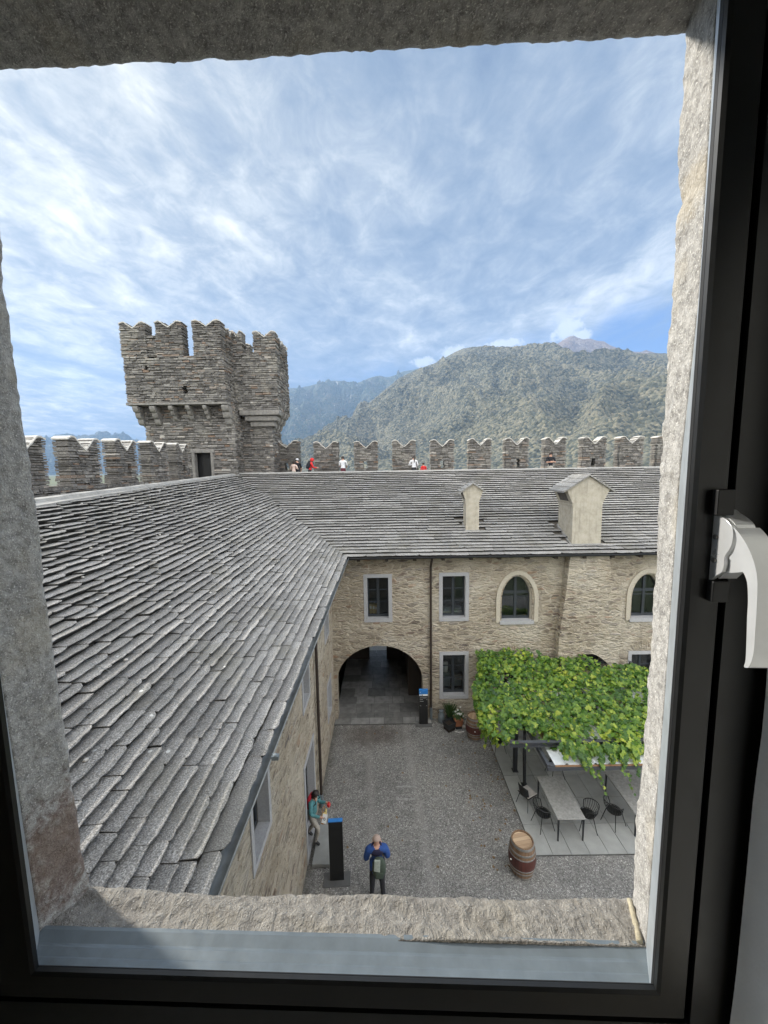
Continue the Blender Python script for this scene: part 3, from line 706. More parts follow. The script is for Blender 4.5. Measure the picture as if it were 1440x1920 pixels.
# dark slab over the corbels
mb = MB(); mb.box((xt0 - .05, YT1 - .05, ZC - .10), (xt1 + .03, YB1 + .4, ZC - .002)); T_(mb.build('corbel_slab', M_corbel, tw))
def tmer(a, b_, pxy, Y, zb, H, seed, th=TH):
    A = ony(a, pxy, Y).x; B = ony(b_, pxy, Y).x
    T_(merlon(tw, (A, Y, 0), (1, 0, 0), (0, -1, 0), B - A, zb, H, th, seed, dip=.30))
z620 = ony(250, 603, YT1).z; zt2 = ony(490, 620, YT2).z
tmer(225, 273, 630, YT1, zc1 - .02, z620, 301); tmer(291.5, 341, 630, YT1, zc1 - .02, ony(315, 601, YT1).z, 302); tmer(361, 413, 630, YT1, zc1 - .02, ony(385, 599, YT1).z, 303)
mb = MB(); A = ony(274, 640, YT1).x; B = ony(292, 640, YT1).x       # low infill between the first two merlons, with its small arch
zi = ony(283, 625, YT1).z
stack(mb, random.Random(31), (A, YT1 + .06, 0), (1, 0, 0), (0, -1, 0), .5, lambda z: [(0, B - A)] , zc1, zi - .08); T_(mb.build('crenel_infill', [M_dry, M_core], tw))
# side merlons of the left block and of the right block
for k, (ya, yb, H) in enumerate([(YT1 + .75, YT2 - .02, ony(433, 607, YT1 + .9).z - .25)]):
    T_(merlon(tw, (xt1, ya, 0), (0, 1, 0), (1, 0, 0), yb - ya, zc1 - .02, H, TH, 310 + k, dip=.30))
tmer(433, 453, 640, YT2, zc2 - .02, ony(445, 619, YT2).z, 315); tmer(474.5, 516, 640, YT2, zc2 - .02, zt2, 316)
for k, (ya, yb) in enumerate([(YT2 + .72, YT2 + 1.55), (YT2 + 2.15, YT2 + 2.7)]):
    T_(merlon(tw, (xt2, ya, 0), (0, 1, 0), (1, 0, 0), yb - ya, zc2 - .02, zt2 - .12, TH, 320 + k, dip=.3))
for k in range(2):
    T_(merlon(tw, (xt0, yk - k * 2.1, 0), (0, -1, 0), (-1, 0, 0), 1.4, zc1 - .02, z620 - .1, TH, 330 + k, dip=.3))
for k in range(4):
    T_(merlon(tw, (xt0 + .2 + k * 2.05, yk - .6, 0), (1, 0, 0), (0, -1, 0), 1.3, zc1 - .02, z620 - .1, .6, 340 + k, dip=.3))
# corbels: three rounded tongues stepping out
def corbel(c, dirv, w, reach, hgt, seed, n=3):
    rg = random.Random(seed); mb = MB(); d_ = Vector(dirv).normalized(); s_ = Vector((-d_.y, d_.x, 0))
    for k in range(n):
        rr = reach * (n - k) / n; h = hgt / n; zt = -k * h; pl = []
        for i in range(7):
            a = math.pi / 2 * i / 6
            pl.append(Vector(c) + d_ * (rr - h * .75 * (1 - math.cos(a))) + Vector((0, 0, zt - h * .98 * math.sin(a) * 1.0 + 0)))
        pl = [Vector(c) - d_ * .35 + Vector((0, 0, zt))] + [Vector(c) + d_ * (rr - h * .55 * (1 - math.cos(math.pi / 2 * i / 5))) + Vector((0, 0, zt - h * .98 * math.sin(math.pi / 2 * i / 5))) for i in range(6)] + [Vector(c) - d_ * .35 + Vector((0, 0, zt - h * .98))]
        ww = w * rg.uniform(.9, 1.05)
        mb.prism([p - s_ * ww / 2 for p in pl], s_ * ww, 0)
    o = fixn(mb.build('corbel', M_corbel, tw)); return T_(bevel(o, .03, 2))
CB = ony(330, 757, YT1).z - .1
for k, pxx in enumerate((250, 282, 316, 348, 380)):
    X = ony(pxx + 3, 765, YT1).x
    corbel((X, YB1, CB), (0, -1, 0), .30 if k in (0, 1) else .22, YB1 - YT1 + .04, .95 if k in (0, 1) else .70, 400 + k)
corbel((xt1 - .12, YB1, CB), (.05, -1, 0), .40, YB1 - YT1 + .05, 1.0, 410)
for k in range(2): corbel((xa, YB1 + .25 + k * 1.7, CB), (-1, 0, 0), .38, xa - xt0 + .05, 1.15, 420 + k)
# long stepped slabs under the right block
mb = MB(); cz = ZC - .25
for k in range(3):
    ov = (YB2 - YT2) * (3 - k) / 3 + .03; ovx = (xt2 - xc) * (3 - k) / 3 + .03
    mb.box((xb + .05 + k * .25, YB2 - ov, cz - .30 * (k + 1) + .01), (xc + ovx, YB2 + .3, cz - .30 * k))
T_(bevel(mb.build('corbel_slab', M_corbel, tw), .05, 2))
for k in range(3): corbel((xc, YB2 + .40 + k * .62, cz), (1, 0, 0), .30, xt2 - xc + .05, 1.05, 430 + k)
# ================================================================== courtyard wings
PD = R(26.5); CP, SP, TP = math.cos(PD), math.sin(PD), math.tan(PD)
EX, EY, EZ = -1.6, 15.4, 7.45                # eaves corner
YF, XW = 15.91, -2.3                         # wall planes of the far and the left wing
xtop = lambda y: -7.56 + (8.4 - y) * .062    # upper edge of the left roof

def arch_loop(x0, x1, zs, zc, n=20, base=0.0):      # round arch opening from the ground
    c = (x0 + x1) / 2; a = (x1 - x0) / 2; b = zc - zs
    return [(x0, base)] + [(c - a * math.cos(math.pi * i / n), zs + b * math.sin(math.pi * i / n)) for i in range(n + 1)] + [(x1, base)]
def gothic(x0, x1, z0, zs, zc, n=10):
    c = (x0 + x1) / 2; w = x1 - x0; pts = [(x0, z0), (x0, zs)]
    for i in range(1, n + 1):
        t = i / n; pts.append((x0 + (c - x0) * (1 - math.cos(t * math.pi / 2)) ** .92, zs + (zc - zs) * math.sin(t * math.pi / 2) ** .96))
    right = [(x1 - (p[0] - x0), p[1]) for p in pts[:-1]]
    return pts + right[::-1]

fwg = thing('stone_wing', 'cream rubble stone wing across the courtyard with two chimneys and a vaulted archway', 'building', (5, 16, 0))
def P_(o, root=fwg): return localise(o, root)
rects = [(-.92, .29, 4.48, 6.59), (2.29, 3.57, 4.47, 6.61), (2.31, 3.58, .93, 3.10), (4.92, 6.36, .95, 3.02), (10.51, 11.9, .95, 3.0)]
goth = [(4.73, 6.53, 4.40, 6.66), (10.29, 12.09, 4.43, 6.66)]
FR = .155
HF = FR - .05
holes_f = [[(a + HF, c + HF), (b - HF, c + HF), (b - HF, d - HF), (a + HF, d - HF)] for a, b, c, d in rects]
holes_f += [gothic(a + .24, b - .24, c + .02, c + (d - c) * .42, d - .25) for a, b, c, d in goth]
AR = arch_loop(-2.17, 1.58, 1.75, 3.42)
holes_f.append(AR)
mb = MB()
mb.panel([(-2.6, 0), (16, 0), (16, 7.75), (-2.6, 7.75)], holes_f, (0, YF, 0), (1, 0, 0), (0, 0, 1), (0, 1, 0), [.42] * 7 + [.5])
mb.box((1.95, YF + .52, 0), (2.25, 22.1, 7.5)); mb.box((-2.75, YF + .52, 0), (-2.32, 22.1, 7.5))
mb.box((-9, 22.1, 3.2), (16, 22.3, 10.6)); mb.box((.15, 22.1, 0), (16, 22.3, 3.2)); mb.box((-9, 22.1, 0), (-1.0, 22.3, 3.2))
mb.box((15.8, YF + .02, 0), (16, 22.1, 7.7))
wall_mb = mb
mb = MB()                                    # dark vault of the archway
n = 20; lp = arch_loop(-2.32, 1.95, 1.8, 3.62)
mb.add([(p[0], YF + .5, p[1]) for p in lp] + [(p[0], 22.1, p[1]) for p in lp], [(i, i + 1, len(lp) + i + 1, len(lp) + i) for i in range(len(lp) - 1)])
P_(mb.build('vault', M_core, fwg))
mb = MB()
for (x0, x1, y) in ((-2.2, -.98, 21.3), (.02, .95, 21.2)):
    mb.box((x0, y, .06), (x1, y + .08, 2.9))
P_(mb.build('gate_leaf', M_wood_dark, fwg))
mb = MB(); mb.box((1.05, 17.6, .06), (1.9, 20.9, 2.2)); P_(mb.build('timber_partition', M_wood_dark, fwg))

rv = random.Random(31)
mb = MB()                                    # ragged ring of arch stones, slightly proud
for i in range(46):
    a = math.pi * (i + .5) / 46 + rv.uniform(-.01, .01); cx = (-2.17 + 1.58) / 2; aa = 1.875; bb = 1.67
    o = Vector((cx - aa * math.cos(a), YF, 1.75 + bb * math.sin(a))); dirn = Vector((-math.cos(a) / aa, 0, math.sin(a) / bb)).normalized(); tg = Vector((dirn.z, 0, -dirn.x))
    if o.x > 1.42 and o.z < 2.2: continue
    l = rv.uniform(.26, .50); w = rv.uniform(.075, .115); pr = rv.uniform(.006, .03)
    mb.obox(o - tg * w / 2 + Vector((0, .05, 0)), tg * w, dirn * l, (0, -.05 - pr, 0))
P_(fixn(mb.build('arch_ring', M_rubble, fwg)))
for (x0, x1, z) in ((2.35, 3.55, 3.16), (5.0, 6.2, 3.08), (2.4, 3.5, 6.68), (10.7, 11.9, 3.06)):
    mb = MB(); nn = 13
    for i in range(nn):
        t = (i + .5) / nn; a = (t - .5) * .9; w = rv.uniform(.05, .085); l = rv.uniform(.22, .36) * (.75 if z > 6 else 1); o = Vector((x0 + (x1 - x0) * t, YF, z + .06 * (1 - (2 * t - 1) ** 2))); dv = Vector((math.sin(a), 0, math.cos(a))); tg = Vector((dv.z, 0, -dv.x))
        mb.obox(o - tg * w / 2 + Vector((0, .04, 0)), tg * w, dv * l, (0, -.04 - rv.uniform(.008, .035), 0))
    P_(fixn(mb.build('relieving_arch', M_rubble, fwg)))
mb = wall_mb                                 # single stones standing out of the mortar, on the whole face
def on_hole(x, z):
    for a, b, c, d in rects + goth:
        if a - .25 < x < b + .25 and c - .18 < z < d + .3: return True
    if 6.9 < x < 10.2 and z > 2.5: return True
    return ((x + .295) / 2.35) ** 2 + (max(0, z - 1.75) / 2.2) ** 2 < 1 or (z < 1.9 and -2.6 < x < 1.95)
for i in range(1500):
    x = rv.uniform(-2.2, 13); z = rv.uniform(.15, 7.1); l = rv.choice((.12, .16, .2, .28, .38)) * rv.uniform(.8, 1.2); h = rv.uniform(.035, .085)
    if on_hole(x, z) or on_hole(x + l, z) or on_hole(x, z + h): continue
    pr = rv.uniform(.008, .028); t = rv.uniform(-.035, .035)
    j = lambda: rv.uniform(-.012, .012)
    p = [(x + j(), YF - pr, z + j()), (x + l + j(), YF - pr, z + t + j()), (x + l, YF + .03, z + t), (x, YF + .03, z), (x + .012 + j(), YF - pr * .8, z + h + j()), (x + l - .012 + j(), YF - pr * .8, z + h + t + j()), (x + l, YF + .03, z + h + t), (x, YF + .03, z + h)]
    mb.hexa(p)
P_(mb.build('wall', M_rubble, fwg))

# buttress-like chimney breast with a segmental arch at its foot
zb = 2.84; xl, xr = 7.27, 9.9; DEP = .42
ol = [(xl, 2.55), (xl + .02, zb + .9), (7.36, 4.5), (7.50, 5.6), (7.64, 7.45), (9.22, 7.45), (9.36, 6.6), (9.80, 5.55), (9.90, 5.2), (9.86, zb + .8), (9.84, 2.55)]
archb = [(9.5 - (9.5 - 7.62) * i / 12, 2.55 + .58 * math.sin(math.pi * i / 12)) for i in range(13)]
mb = MB(); mb.panel(ol + archb, [], (0, YF - DEP, 0), (1, 0, 0), (0, 0, 1), (0, 1, 0), DEP)
lp = ol + archb; a = [(x, YF - DEP, z) for x, z in lp]; b_ = [(x, YF + .02, z) for x, z in lp]; nn = len(lp)
mb.add(a + b_, [(i, (i + 1) % nn, nn + (i + 1) % nn, nn + i) for i in range(nn)])
for i in range(420):
    x = rv.uniform(7.35, 9.7); z = rv.uniform(2.9, 7.2); l = rv.uniform(.12, .4); h = rv.uniform(.035, .08)
    lo = 7.30 if z < 4.4 else 7.30 + (z - 4.4) * .13; hi = 9.82 if z < 5.2 else 9.9 - (z - 5.2) * .36
    if x < lo or x + l > hi or (3.2 > z and 7.5 < x < 9.6): continue
    pr = rv.uniform(.008, .03); t = rv.uniform(-.03, .03); y = YF - DEP
    mb.hexa([(x, y - pr, z), (x + l, y - pr, z + t), (x + l, y + .03, z + t), (x, y + .03, z), (x + .012, y - pr * .8, z + h), (x + l - .012, y - pr * .8, z + h + t), (x + l, y + .03, z + h + t), (x, y + .03, z + h)])
P_(mb.build('chimney_breast', M_rubble, fwg))
mb = MB(); mb.box((8.65, YF - .02, 2.3), (9.2, YF + .0, 2.86)); P_(mb.build('vent_opening', M_black, fwg))

# windows
def window(parent, root, a, b, c, d, y, kind='rect', rows=3):
    mb = MB(); pr = .018
    if kind == 'rect':
        for (x0, x1, z0, z1) in ((a, a + FR, c, d), (b - FR, b, c, d), (a + FR, b - FR, c, c + FR), (a + FR, b - FR, d - FR, d)):
            mb.box((x0, y - pr, z0), (x1, y + .24, z1))
        fr = mb.build('window', M_frame_stone, parent)
        x0, x1, z0, z1 = a + FR, b - FR, c + FR, d - FR
    else:
        lo = gothic(a, b, c - .02, c + (d - c) * .46, d); li = gothic(a + .28, b - .28, c + .06, c + (d - c) * .42, d - .30); lm = gothic(a + .17, b - .17, c + .0, c + (d - c) * .44, d - .18)
        n = len(lo)
        def ring(A, B, ya, yb): mb.add([(p[0], ya, p[1]) for p in A] + [(p[0], yb, p[1]) for p in B], [(i, i + 1, n + i + 1, n + i) for i in range(n - 1)])
        ring(lo, lo, y + .02, y - .05); ring(lo, lm, y - .05, y - .05); ring(lm, lm, y - .05, y + .02); ring(lm, li, y + .02, y + .12); ring(li, li, y + .12, y + .26)
        mb.box((a + .17, y - .06, c - .10), (b - .17, y + .3, c + .06), 1)
        fr = fixn(mb.build('window', [M_gothic, M_frame_stone], parent))
        x0, x1, z0, z1 = a + .28, b - .28, c + .06, d - .30
    localise(fr, root)
    ys = y + .25; mb = MB(); s = .055
    inv_ = lambda o: (setattr(o, 'matrix_parent_inverse', Matrix.Identity(4)), o)[1]
    cxm = (x0 + x1) / 2
    mb.box((x0, ys, z0), (x1, ys + .05, z0 + .11)); mb.box((cxm - .055, ys - .012, z0 + .11), (cxm + .055, ys + .055, z1))
    if kind == 'rect':
        mb.box((x0, ys, z1 - s), (cxm - .055, ys + .05, z1)); mb.box((cxm + .055, ys, z1 - s), (x1, ys + .05, z1))
        mb.box((x0, ys, z0 + .11), (x0 + s, ys + .05, z1 - s)); mb.box((x1 - s, ys, z0 + .11), (x1, ys + .05, z1 - s))
    else:
        zt = z0 + (z1 - z0) * .62
        mb.box((x0, ys + .002, zt - .06), (x1, ys + .06, zt + .06))
        mb.box((x0, ys, z0 + .11), (x0 + s, ys + .05, zt)); mb.box((x1 - s, ys, z0 + .11), (x1, ys + .05, zt))
    for k in range(1, rows):
        zz_ = z0 + .11 + (z1 - z0 - .11 - s) * k / rows
        for (p, q) in ((x0 + s, cxm - .055), (cxm + .055, x1 - s)): mb.box((p, ys + .006, zz_ - .022), (q, ys + .04, zz_ + .022))
    inv_(mb.build('sash', M_sash, fr))
    mb = MB()
    mb.add([(x0, ys + .028, z0), (x1, ys + .028, z0), (x1, ys + .028, z1), (x0, ys + .028, z1)], [(0, 1, 2, 3)]); inv_(mb.build('pane', M_pane, fr))
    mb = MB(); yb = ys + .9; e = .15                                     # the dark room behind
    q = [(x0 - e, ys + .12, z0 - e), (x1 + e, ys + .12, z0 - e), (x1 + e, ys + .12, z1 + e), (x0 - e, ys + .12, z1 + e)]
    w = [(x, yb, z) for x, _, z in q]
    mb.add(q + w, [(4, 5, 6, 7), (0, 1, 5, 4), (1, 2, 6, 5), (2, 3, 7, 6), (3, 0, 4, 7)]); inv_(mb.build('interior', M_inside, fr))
    return fr
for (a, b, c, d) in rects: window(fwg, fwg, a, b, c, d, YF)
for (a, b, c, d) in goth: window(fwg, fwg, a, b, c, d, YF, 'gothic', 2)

# things on the window ledges inside
for i, (x, w, h) in enumerate(((-.70, .10, .48), (-.58, .12, .46), (-.45, .07, .42))):
    mb = MB(); y = YF + .42; z = 4.66
    mb.box((x, y, z), (x + w, y + .22, z + h)); mb.box((x + w * .2, y - .004, z + h * .55), (x + w * .8, y, z + h * .8), 1); mb.lathe([(.016, 0), (.016, .006)], (x + w / 2, y - .0, z + .12), 10, 2)
    tag(bevel(mb.build('ring_binder', [M_binder, M_white, M_black]), .006), ['cream ring binder, tallest and farthest left behind the window above the archway', 'thick cream ring binder between two others behind the window above the archway', 'narrow cream ring binder nearest the middle bar of the window above the archway'][i], 'binder', 'binders behind the upper window')
for i, (x0, x1, z0, h) in enumerate(((2.52, 2.86, 1.25, .62), (3.02, 3.36, 1.25, .60))):
    mb = MB(); mb.box((x0, YF + .42, z0), (x1, YF + .70, z0 + h))
    if i == 1: mb.box((x0 + .08, YF + .412, z0 + .36), (x1 - .08, YF + .419, z0 + .46), 1)
    tag(bevel(mb.build('storage_box', [M_greybox, M_black]), .008), ['plain grey box on the left behind the ground floor window beside the drainpipe', 'grey box with a dark label slot behind the ground floor window beside the drainpipe'][i], 'box')
mb = MB(); mb.lathe([(.10, 0), (.11, .02), (.11, .42), (.09, .46)], (2.66, YF + .55, 1.89), 18)
tag(mb.build('paper_roll', M_whitewall, smooth=True), 'pale upright cylinder standing on the left box behind the ground floor window', 'cylinder')
mb = MB(); mb.box((2.5, YF + .42, 4.66), (3.36, YF + .8, 4.76), 0); mb.box((2.55, YF + .43, 4.77), (2.9, YF + .75, 4.92), 1); mb.box((3.0, YF + .43, 4.77), (3.33, YF + .75, 4.90), 1)
tag(mb.build('paper_pile', [M_white, M_greybox]), 'white papers stacked on the ledge behind the upper window right of the drainpipe', 'papers')

# ---- roof slabs
def slab_roof(mb, E_, Tv, Sv, Nv, tr, Lf, K, seed, wr=(.30, .95), skip=None, first=True):
    rg = random.Random(seed); E_, Tv, Sv, Nv = map(Vector, (E_, Tv, Sv, Nv))
    tmin = tr(0)[0]
    for k in range(K):
        f0, f1 = k / K, (k + 1) / K
        t = tr(f0)[0] - rg.uniform(0, .3)
        ph = rg.uniform(0, 9); hc = rg.uniform(.084, .108)
        while t < tr(f0)[1]:
            w = rg.uniform(*wr) * (1.35 if k < 1 else 1); t0, t1 = t, t + w; tm = (t0 + t1) / 2
            lo, hi = tr((f0 + f1) / 2); t = t1
            if tm < lo - .05 or tm > hi + .05: continue
            L = Lf(tm); s0 = f0 * L; e = L / K
            if skip and skip(tm, s0): continue
            wob = .007 * math.sin(tm * 1.7 + ph) + rg.uniform(-.010, .010)
            s0 += wob - (.05 if k == 0 else 0); s1 = s0 + e * 1.22
            hf = hc + rg.uniform(-.007, .007) * (1.25 if k == 0 else 1); hb = rg.uniform(.004, .009); tl = rg.uniform(-.004, .004)
            g_ = .0025; rc_ = lambda: (rg.uniform(.008, .025) if rg.random() < .72 else rg.uniform(.03, .09)) * (1 if k else 1) + (0 if k else rg.uniform(.03, .10)); c = min(w * .28, rc_()); cr = min(w * .28, rc_()); cb = rg.uniform(.25, .8)
            fp = [(t0 + g_, s0 + c * cb)]
            if c > .05: fp.append((t0 + g_ + c * .3, s0 + c * cb * .3))
            fp.append((t0 + g_ + c, s0 + rg.uniform(-.008, .008)))
            nmid = max(1, int(w / .10))
            for q in range(nmid): fp.append((t0 + c + (w - c - cr) * (q + 1) / (nmid + 1), s0 + rg.uniform(-.011, .010)))
            fp.append((t1 - g_ - cr, s0 + rg.uniform(-.008, .008)))
            if cr > .05: fp.append((t1 - g_ - cr * .3, s0 + cr * cb * .3))
            fp.append((t1 - g_, s0 + cr * cb))
            top = fp + [(t1 - g_, s1), (t0 + g_, s1)]
            n = len(top); vs = []
            def H(p): return hf + (hb - hf) * (0 if p[1] < s0 + (s1 - s0) * .5 else 1) + tl * (p[0] - tm) / w * 2
            # a narrow chamfer round the front edge catches light
            for p in top: vs.append(E_ + Tv * p[0] + Sv * p[1] + Nv * H(p))
            for i, p in enumerate(top):
                push = -.006 if i < n - 2 else 0
                vs.append(E_ + Tv * p[0] + Sv * (p[1] + push + rg.uniform(-.002, .002)) + Nv * (H(p) - .007))
            for i, p in enumerate(top): vs.append(E_ + Tv * p[0] + Sv * (p[1] + (rg.uniform(.036, .044) if i < n - 2 else 0)) + Nv * (H(p) - hf - .02))
            fs = [tuple(range(n))] + [(i, n + i, n + (i + 1) % n, (i + 1) % n) for i in range(n)] + [(n + i, 2 * n + i, 2 * n + (i + 1) % n, n + (i + 1) % n) for i in range(n)]
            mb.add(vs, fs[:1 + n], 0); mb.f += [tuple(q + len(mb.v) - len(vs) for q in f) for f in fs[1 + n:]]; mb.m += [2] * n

lwg = thing('stone_wing', 'left courtyard wing of warm rubble stone under a wide grey slab roof', 'building', (-5, 8, 0))
def Q_(o): return localise(o, lwg)
LL = lambda y: (EX - xtop(y)) / CP - .10 - .02 * max(0, 14 - y)
KL = 41
mb = MB()
slab_roof(mb, (EX, 0, EZ), (0, 1, 0), (-CP, 0, SP), (SP, 0, CP), lambda f: (.9, EY + .05 + f * LL(20) * CP), LL, KL, 41)
yv = [.6, EY, EY + 7.2]
mb.add([(EX - .02, .6, EZ - .03), (EX - .02, EY, EZ - .03), (xtop(22.2) - .2, EY + (EX - xtop(22.2)) + .2, EZ - .03 + (EX - xtop(22.2) + .2) * TP), (xtop(.6) - .2, .6, EZ - .03 + (EX - xtop(.6) + .2) * TP)], [(0, 1, 2, 3)], 1)
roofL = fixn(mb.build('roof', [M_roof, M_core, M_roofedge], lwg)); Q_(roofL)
# loose chips and pebbles lying on the slabs
mb = MB(); rg = random.Random(77)
for i in range(150):
    y = rg.uniform(2.5, 20); s_ = rg.uniform(.3, LL(y) - .1) ** 1.0; s_ = LL(y) * math.sqrt(s_ / LL(y)) * .98; 
    if y > EY + s_ * CP - .2: continue
    c = Vector((EX - s_ * CP, y, EZ + s_ * SP)) + Vector((SP, 0, CP)) * .062
    a = rg.uniform(.012, .035); mb.ball(c, a, a * rg.uniform(.7, 1.2), a * .6, 6, 4)
pb = mb.build('stone_chips', M_cap, lwg); pb['kind'] = 'stuff'; Q_(pb)
mb = MB()                                    # cement fillet along the top edge, wider towards the viewer
N = 40
ring = []
for i in range(N + 1):
    y = .6 + (22.4 - .6) * i / N; xt = xtop(y); s1 = EX - LL(y) * CP + .10; zt = EZ + (EX - xt) * TP; zl = EZ + (EX - s1) * TP + .10
    w_ = lambda: rv.uniform(-.008, .008)
    ring.append([(s1, y, zl - .06), (s1, y, zl + w_()), (xt + .10, y, zt - .02 + w_()), (xt + .04, y, zt + .055 + w_()), (xt - .14, y, zt + .07 + w_()), (xt - .20, y, zt - .2)])
vs = [p for r_ in ring for p in r_]; mb.add(vs, [(i * 6 + k, (i + 1) * 6 + k, (i + 1) * 6 + k + 1, i * 6 + k + 1) for i in range(N) for k in range(5)])
Q_(fixn(mb.build('ridge_cap', M_ridge, lwg)))
def gutter(a, b, r, name, mt, root, segs=14, th=.006):
    a, b = Vector(a), Vector(b); t = (b - a).normalized(); sd_ = Vector((t.y, -t.x, 0)); mb = MB(); n = 10
    vs = []; M = segs
    for i in range(M + 1):
        p = a + (b - a) * i / M + Vector((0, 0, math.sin(i * 2.1) * .004))
        for rr in (r, r - th):
            for k in range(n + 1):
                an = math.pi * k / n; vs.append(p + sd_ * math.cos(an) * rr - Vector((0, 0, math.sin(an) * rr)))
    W_ = 2 * (n + 1); fs = []
    for i in range(M):
        for k in range(n):
            fs.append((i * W_ + k, i * W_ + k + 1, (i + 1) * W_ + k + 1, (i + 1) * W_ + k)); q = n + 1
            fs.append((i * W_ + q + k, (i + 1) * W_ + q + k, (i + 1) * W_ + q + k + 1, i * W_ + q + k + 1))
        for k in (0, n): fs.append((i * W_ + k, (i + 1) * W_ + k, (i + 1) * W_ + n + 1 + k, i * W_ + n + 1 + k))
    mb.add(vs, fs)
    for s_ in (1, -1): mb.tube([a + sd_ * r * s_, b + sd_ * r * s_], .011, 8)
    o = mb.build(name, mt, root, smooth=True); return localise(o, root)
gutter((EX + .075, .6, EZ - .02), (EX + .075, EY + .02, EZ + .005), .072, 'gutter', M_gutter, lwg)
gutter((EX + .05, EY - .07, EZ - .02), (16, EY - .07, EZ - .015), .075, 'gutter', M_darkpipe, fwg)
# wire across the roof held by a clamp
mb = MB(); pts = []
for (px_, py_) in ((150, 1232), (180, 1247), (240, 1274), (300, 1303), (360, 1328), (420, 1355), (470, 1385), (512, 1416)):
    nrm = Vector((TP, 0, 1)); dd = ray(px_, py_); D = (EZ + EX * TP - 11) + .11; t_ = D / nrm.dot(dd); pts.append(EYE + dd * t_)
mb.tube(pts, .0034, 5); Q_(mb.build('lightning_wire', M_gutter, lwg))
mb = MB(); e = pts[-1]; mb.box((e.x - .02, e.y - .03, e.z - .05), (e.x + .07, e.y + .03, e.z + .0)); mb.ball(e + Vector((.03, 0, .0)), .03, .03, .02, 8, 5); Q_(mb.build('wire_clamp', M_galv, lwg))

# left wall
wA = (5.74, 6.80, 4.20, 6.5); wB = (9.80, 10.80, 4.36, 6.5); wC = (13.75, 14.85, 4.50, 6.55); wD = (13.9, 14.95, 1.22, 2.75); dr = (9.62, 11.05, .0, 2.95)
FL = .12
HL = FL - .04
hl = [[(y0 + HL, z0 + (HL if z0 > 0 else .12)), (y1 - HL, z0 + (HL if z0 > 0 else .12)), (y1 - HL, z1 - HL), (y0 + HL, z1 - HL)] for y0, y1, z0, z1 in (wA, wB, wC, wD, dr)]
mb = MB(); mb.panel([(.5, 0), (YF + .02, 0), (YF + .02, 7.6), (.5, 7.6)], hl, (XW, 0, 0), (0, 1, 0), (0, 0, 1), (-1, 0, 0), .5)
mb.box((-8.2, .5, 0), (-8.0, 22.2, 9.9)); mb.box((-8.0, .5, 0), (-2.32, .7, 7.4))
for i in range(900):
    y = rv.uniform(2, 15.7); z = rv.uniform(.1, 7.1); l = rv.uniform(.1, .36); h = rv.uniform(.03, .08)
    if any(y0 - .1 < y + dl < y1 + .1 and z0 - .12 < z < z1 + .1 for y0, y1, z0, z1 in (wA, wB, wC, wD, dr) for dl in (0, l)): continue
    pr = rv.uniform(.006, .024); t = rv.uniform(-.03, .03)
    mb.hexa([(XW + pr, y, z), (XW + pr, y + l, z + t), (XW - .03, y + l, z + t), (XW - .03, y, z), (XW + pr * .8, y + .012, z + h), (XW + pr * .8, y + l - .012, z + h + t), (XW - .03, y + l, z + h + t), (XW - .03, y, z + h)])
Q_(mb.build('wall', M_rubble, lwg))
for wi, (y0, y1, z0, z1) in enumerate((wA, wB, wC, wD, dr)):
    isd = z0 == 0; zl = z0 + (.16 if isd else FL); mb = MB(); pr = .025
    for (a, b, c, d) in ((y0, y0 + FL, z0, z1), (y1 - FL, y1, z0, z1), (y0 + FL, y1 - FL, z0, zl), (y0 + FL, y1 - FL, z1 - FL, z1)):
        mb.box((XW - .21, a, c), (XW + pr, b, d))
    fr = Q_(mb.build('door' if isd else 'window', M_frame_stone, lwg))
    mb = MB(); xs = XW - .22; a, b = y0 + FL, y1 - FL; cm = (a + b) / 2
    for (p, q, c, d) in ((a, a + .06, zl, z1 - FL), (b - .06, b, zl, z1 - FL), (a + .06, b - .06, zl, zl + .09), (a + .06, b - .06, z1 - FL - .06, z1 - FL), (cm - .05, cm + .05, zl + .09, z1 - FL - .06)):
        mb.box((xs - .05, p, c), (xs, q, d))
    if isd: mb = MB(); mb.box((xs - .06, b - .06, zl), (xs - .005, b, z1 - FL)); mb.box((xs - .75, b - .10, zl), (xs - .06, b - .06, z1 - FL))
    mb.build('leaf' if isd else 'sash', M_sash, fr)
    mb = MB()
    if isd:
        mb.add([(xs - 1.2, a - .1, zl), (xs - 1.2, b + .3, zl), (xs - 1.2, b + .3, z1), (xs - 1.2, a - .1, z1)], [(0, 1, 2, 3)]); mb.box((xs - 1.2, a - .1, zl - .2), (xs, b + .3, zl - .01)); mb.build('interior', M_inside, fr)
    else:
        mb.add([(xs - .03, a, zl), (xs - .03, b, zl), (xs - .03, b, z1 - FL), (xs - .03, a, z1 - FL)], [(0, 1, 2, 3)]); mb.build('pane', M_pane, fr)
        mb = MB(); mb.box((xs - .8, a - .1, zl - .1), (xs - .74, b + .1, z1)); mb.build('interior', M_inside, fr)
def downpipe(x, y, z0, z1, root, head=None, mt=M_pipe, foot=0.0):
    mb = MB(); pts = ([head] if head else []) + [(x, y, z1), (x, y, z0)]
    mb.tube(pts, .048, 12)
    for z in (z0 + .9, (z0 + z1) / 2, z1 - .6): mb.tube([(x, y, z - .02), (x, y, z + .02)], .056, 12)
    if foot: mb.tube([(x, y, .02), (x, y, foot)], .062, 12, 1)
    return localise(mb.build('downpipe', [mt, M_galv], root, smooth=False), root)
downpipe(-2.2, 11.52, .4, 6.95, lwg, (-1.62, 11.52, 7.30), foot=0.45)
downpipe(ony(808, 1200, 15.82).x, 15.82, .5, 6.9, fwg, (ony(808, 1200, 15.82).x, EY, 7.30), foot=.6)

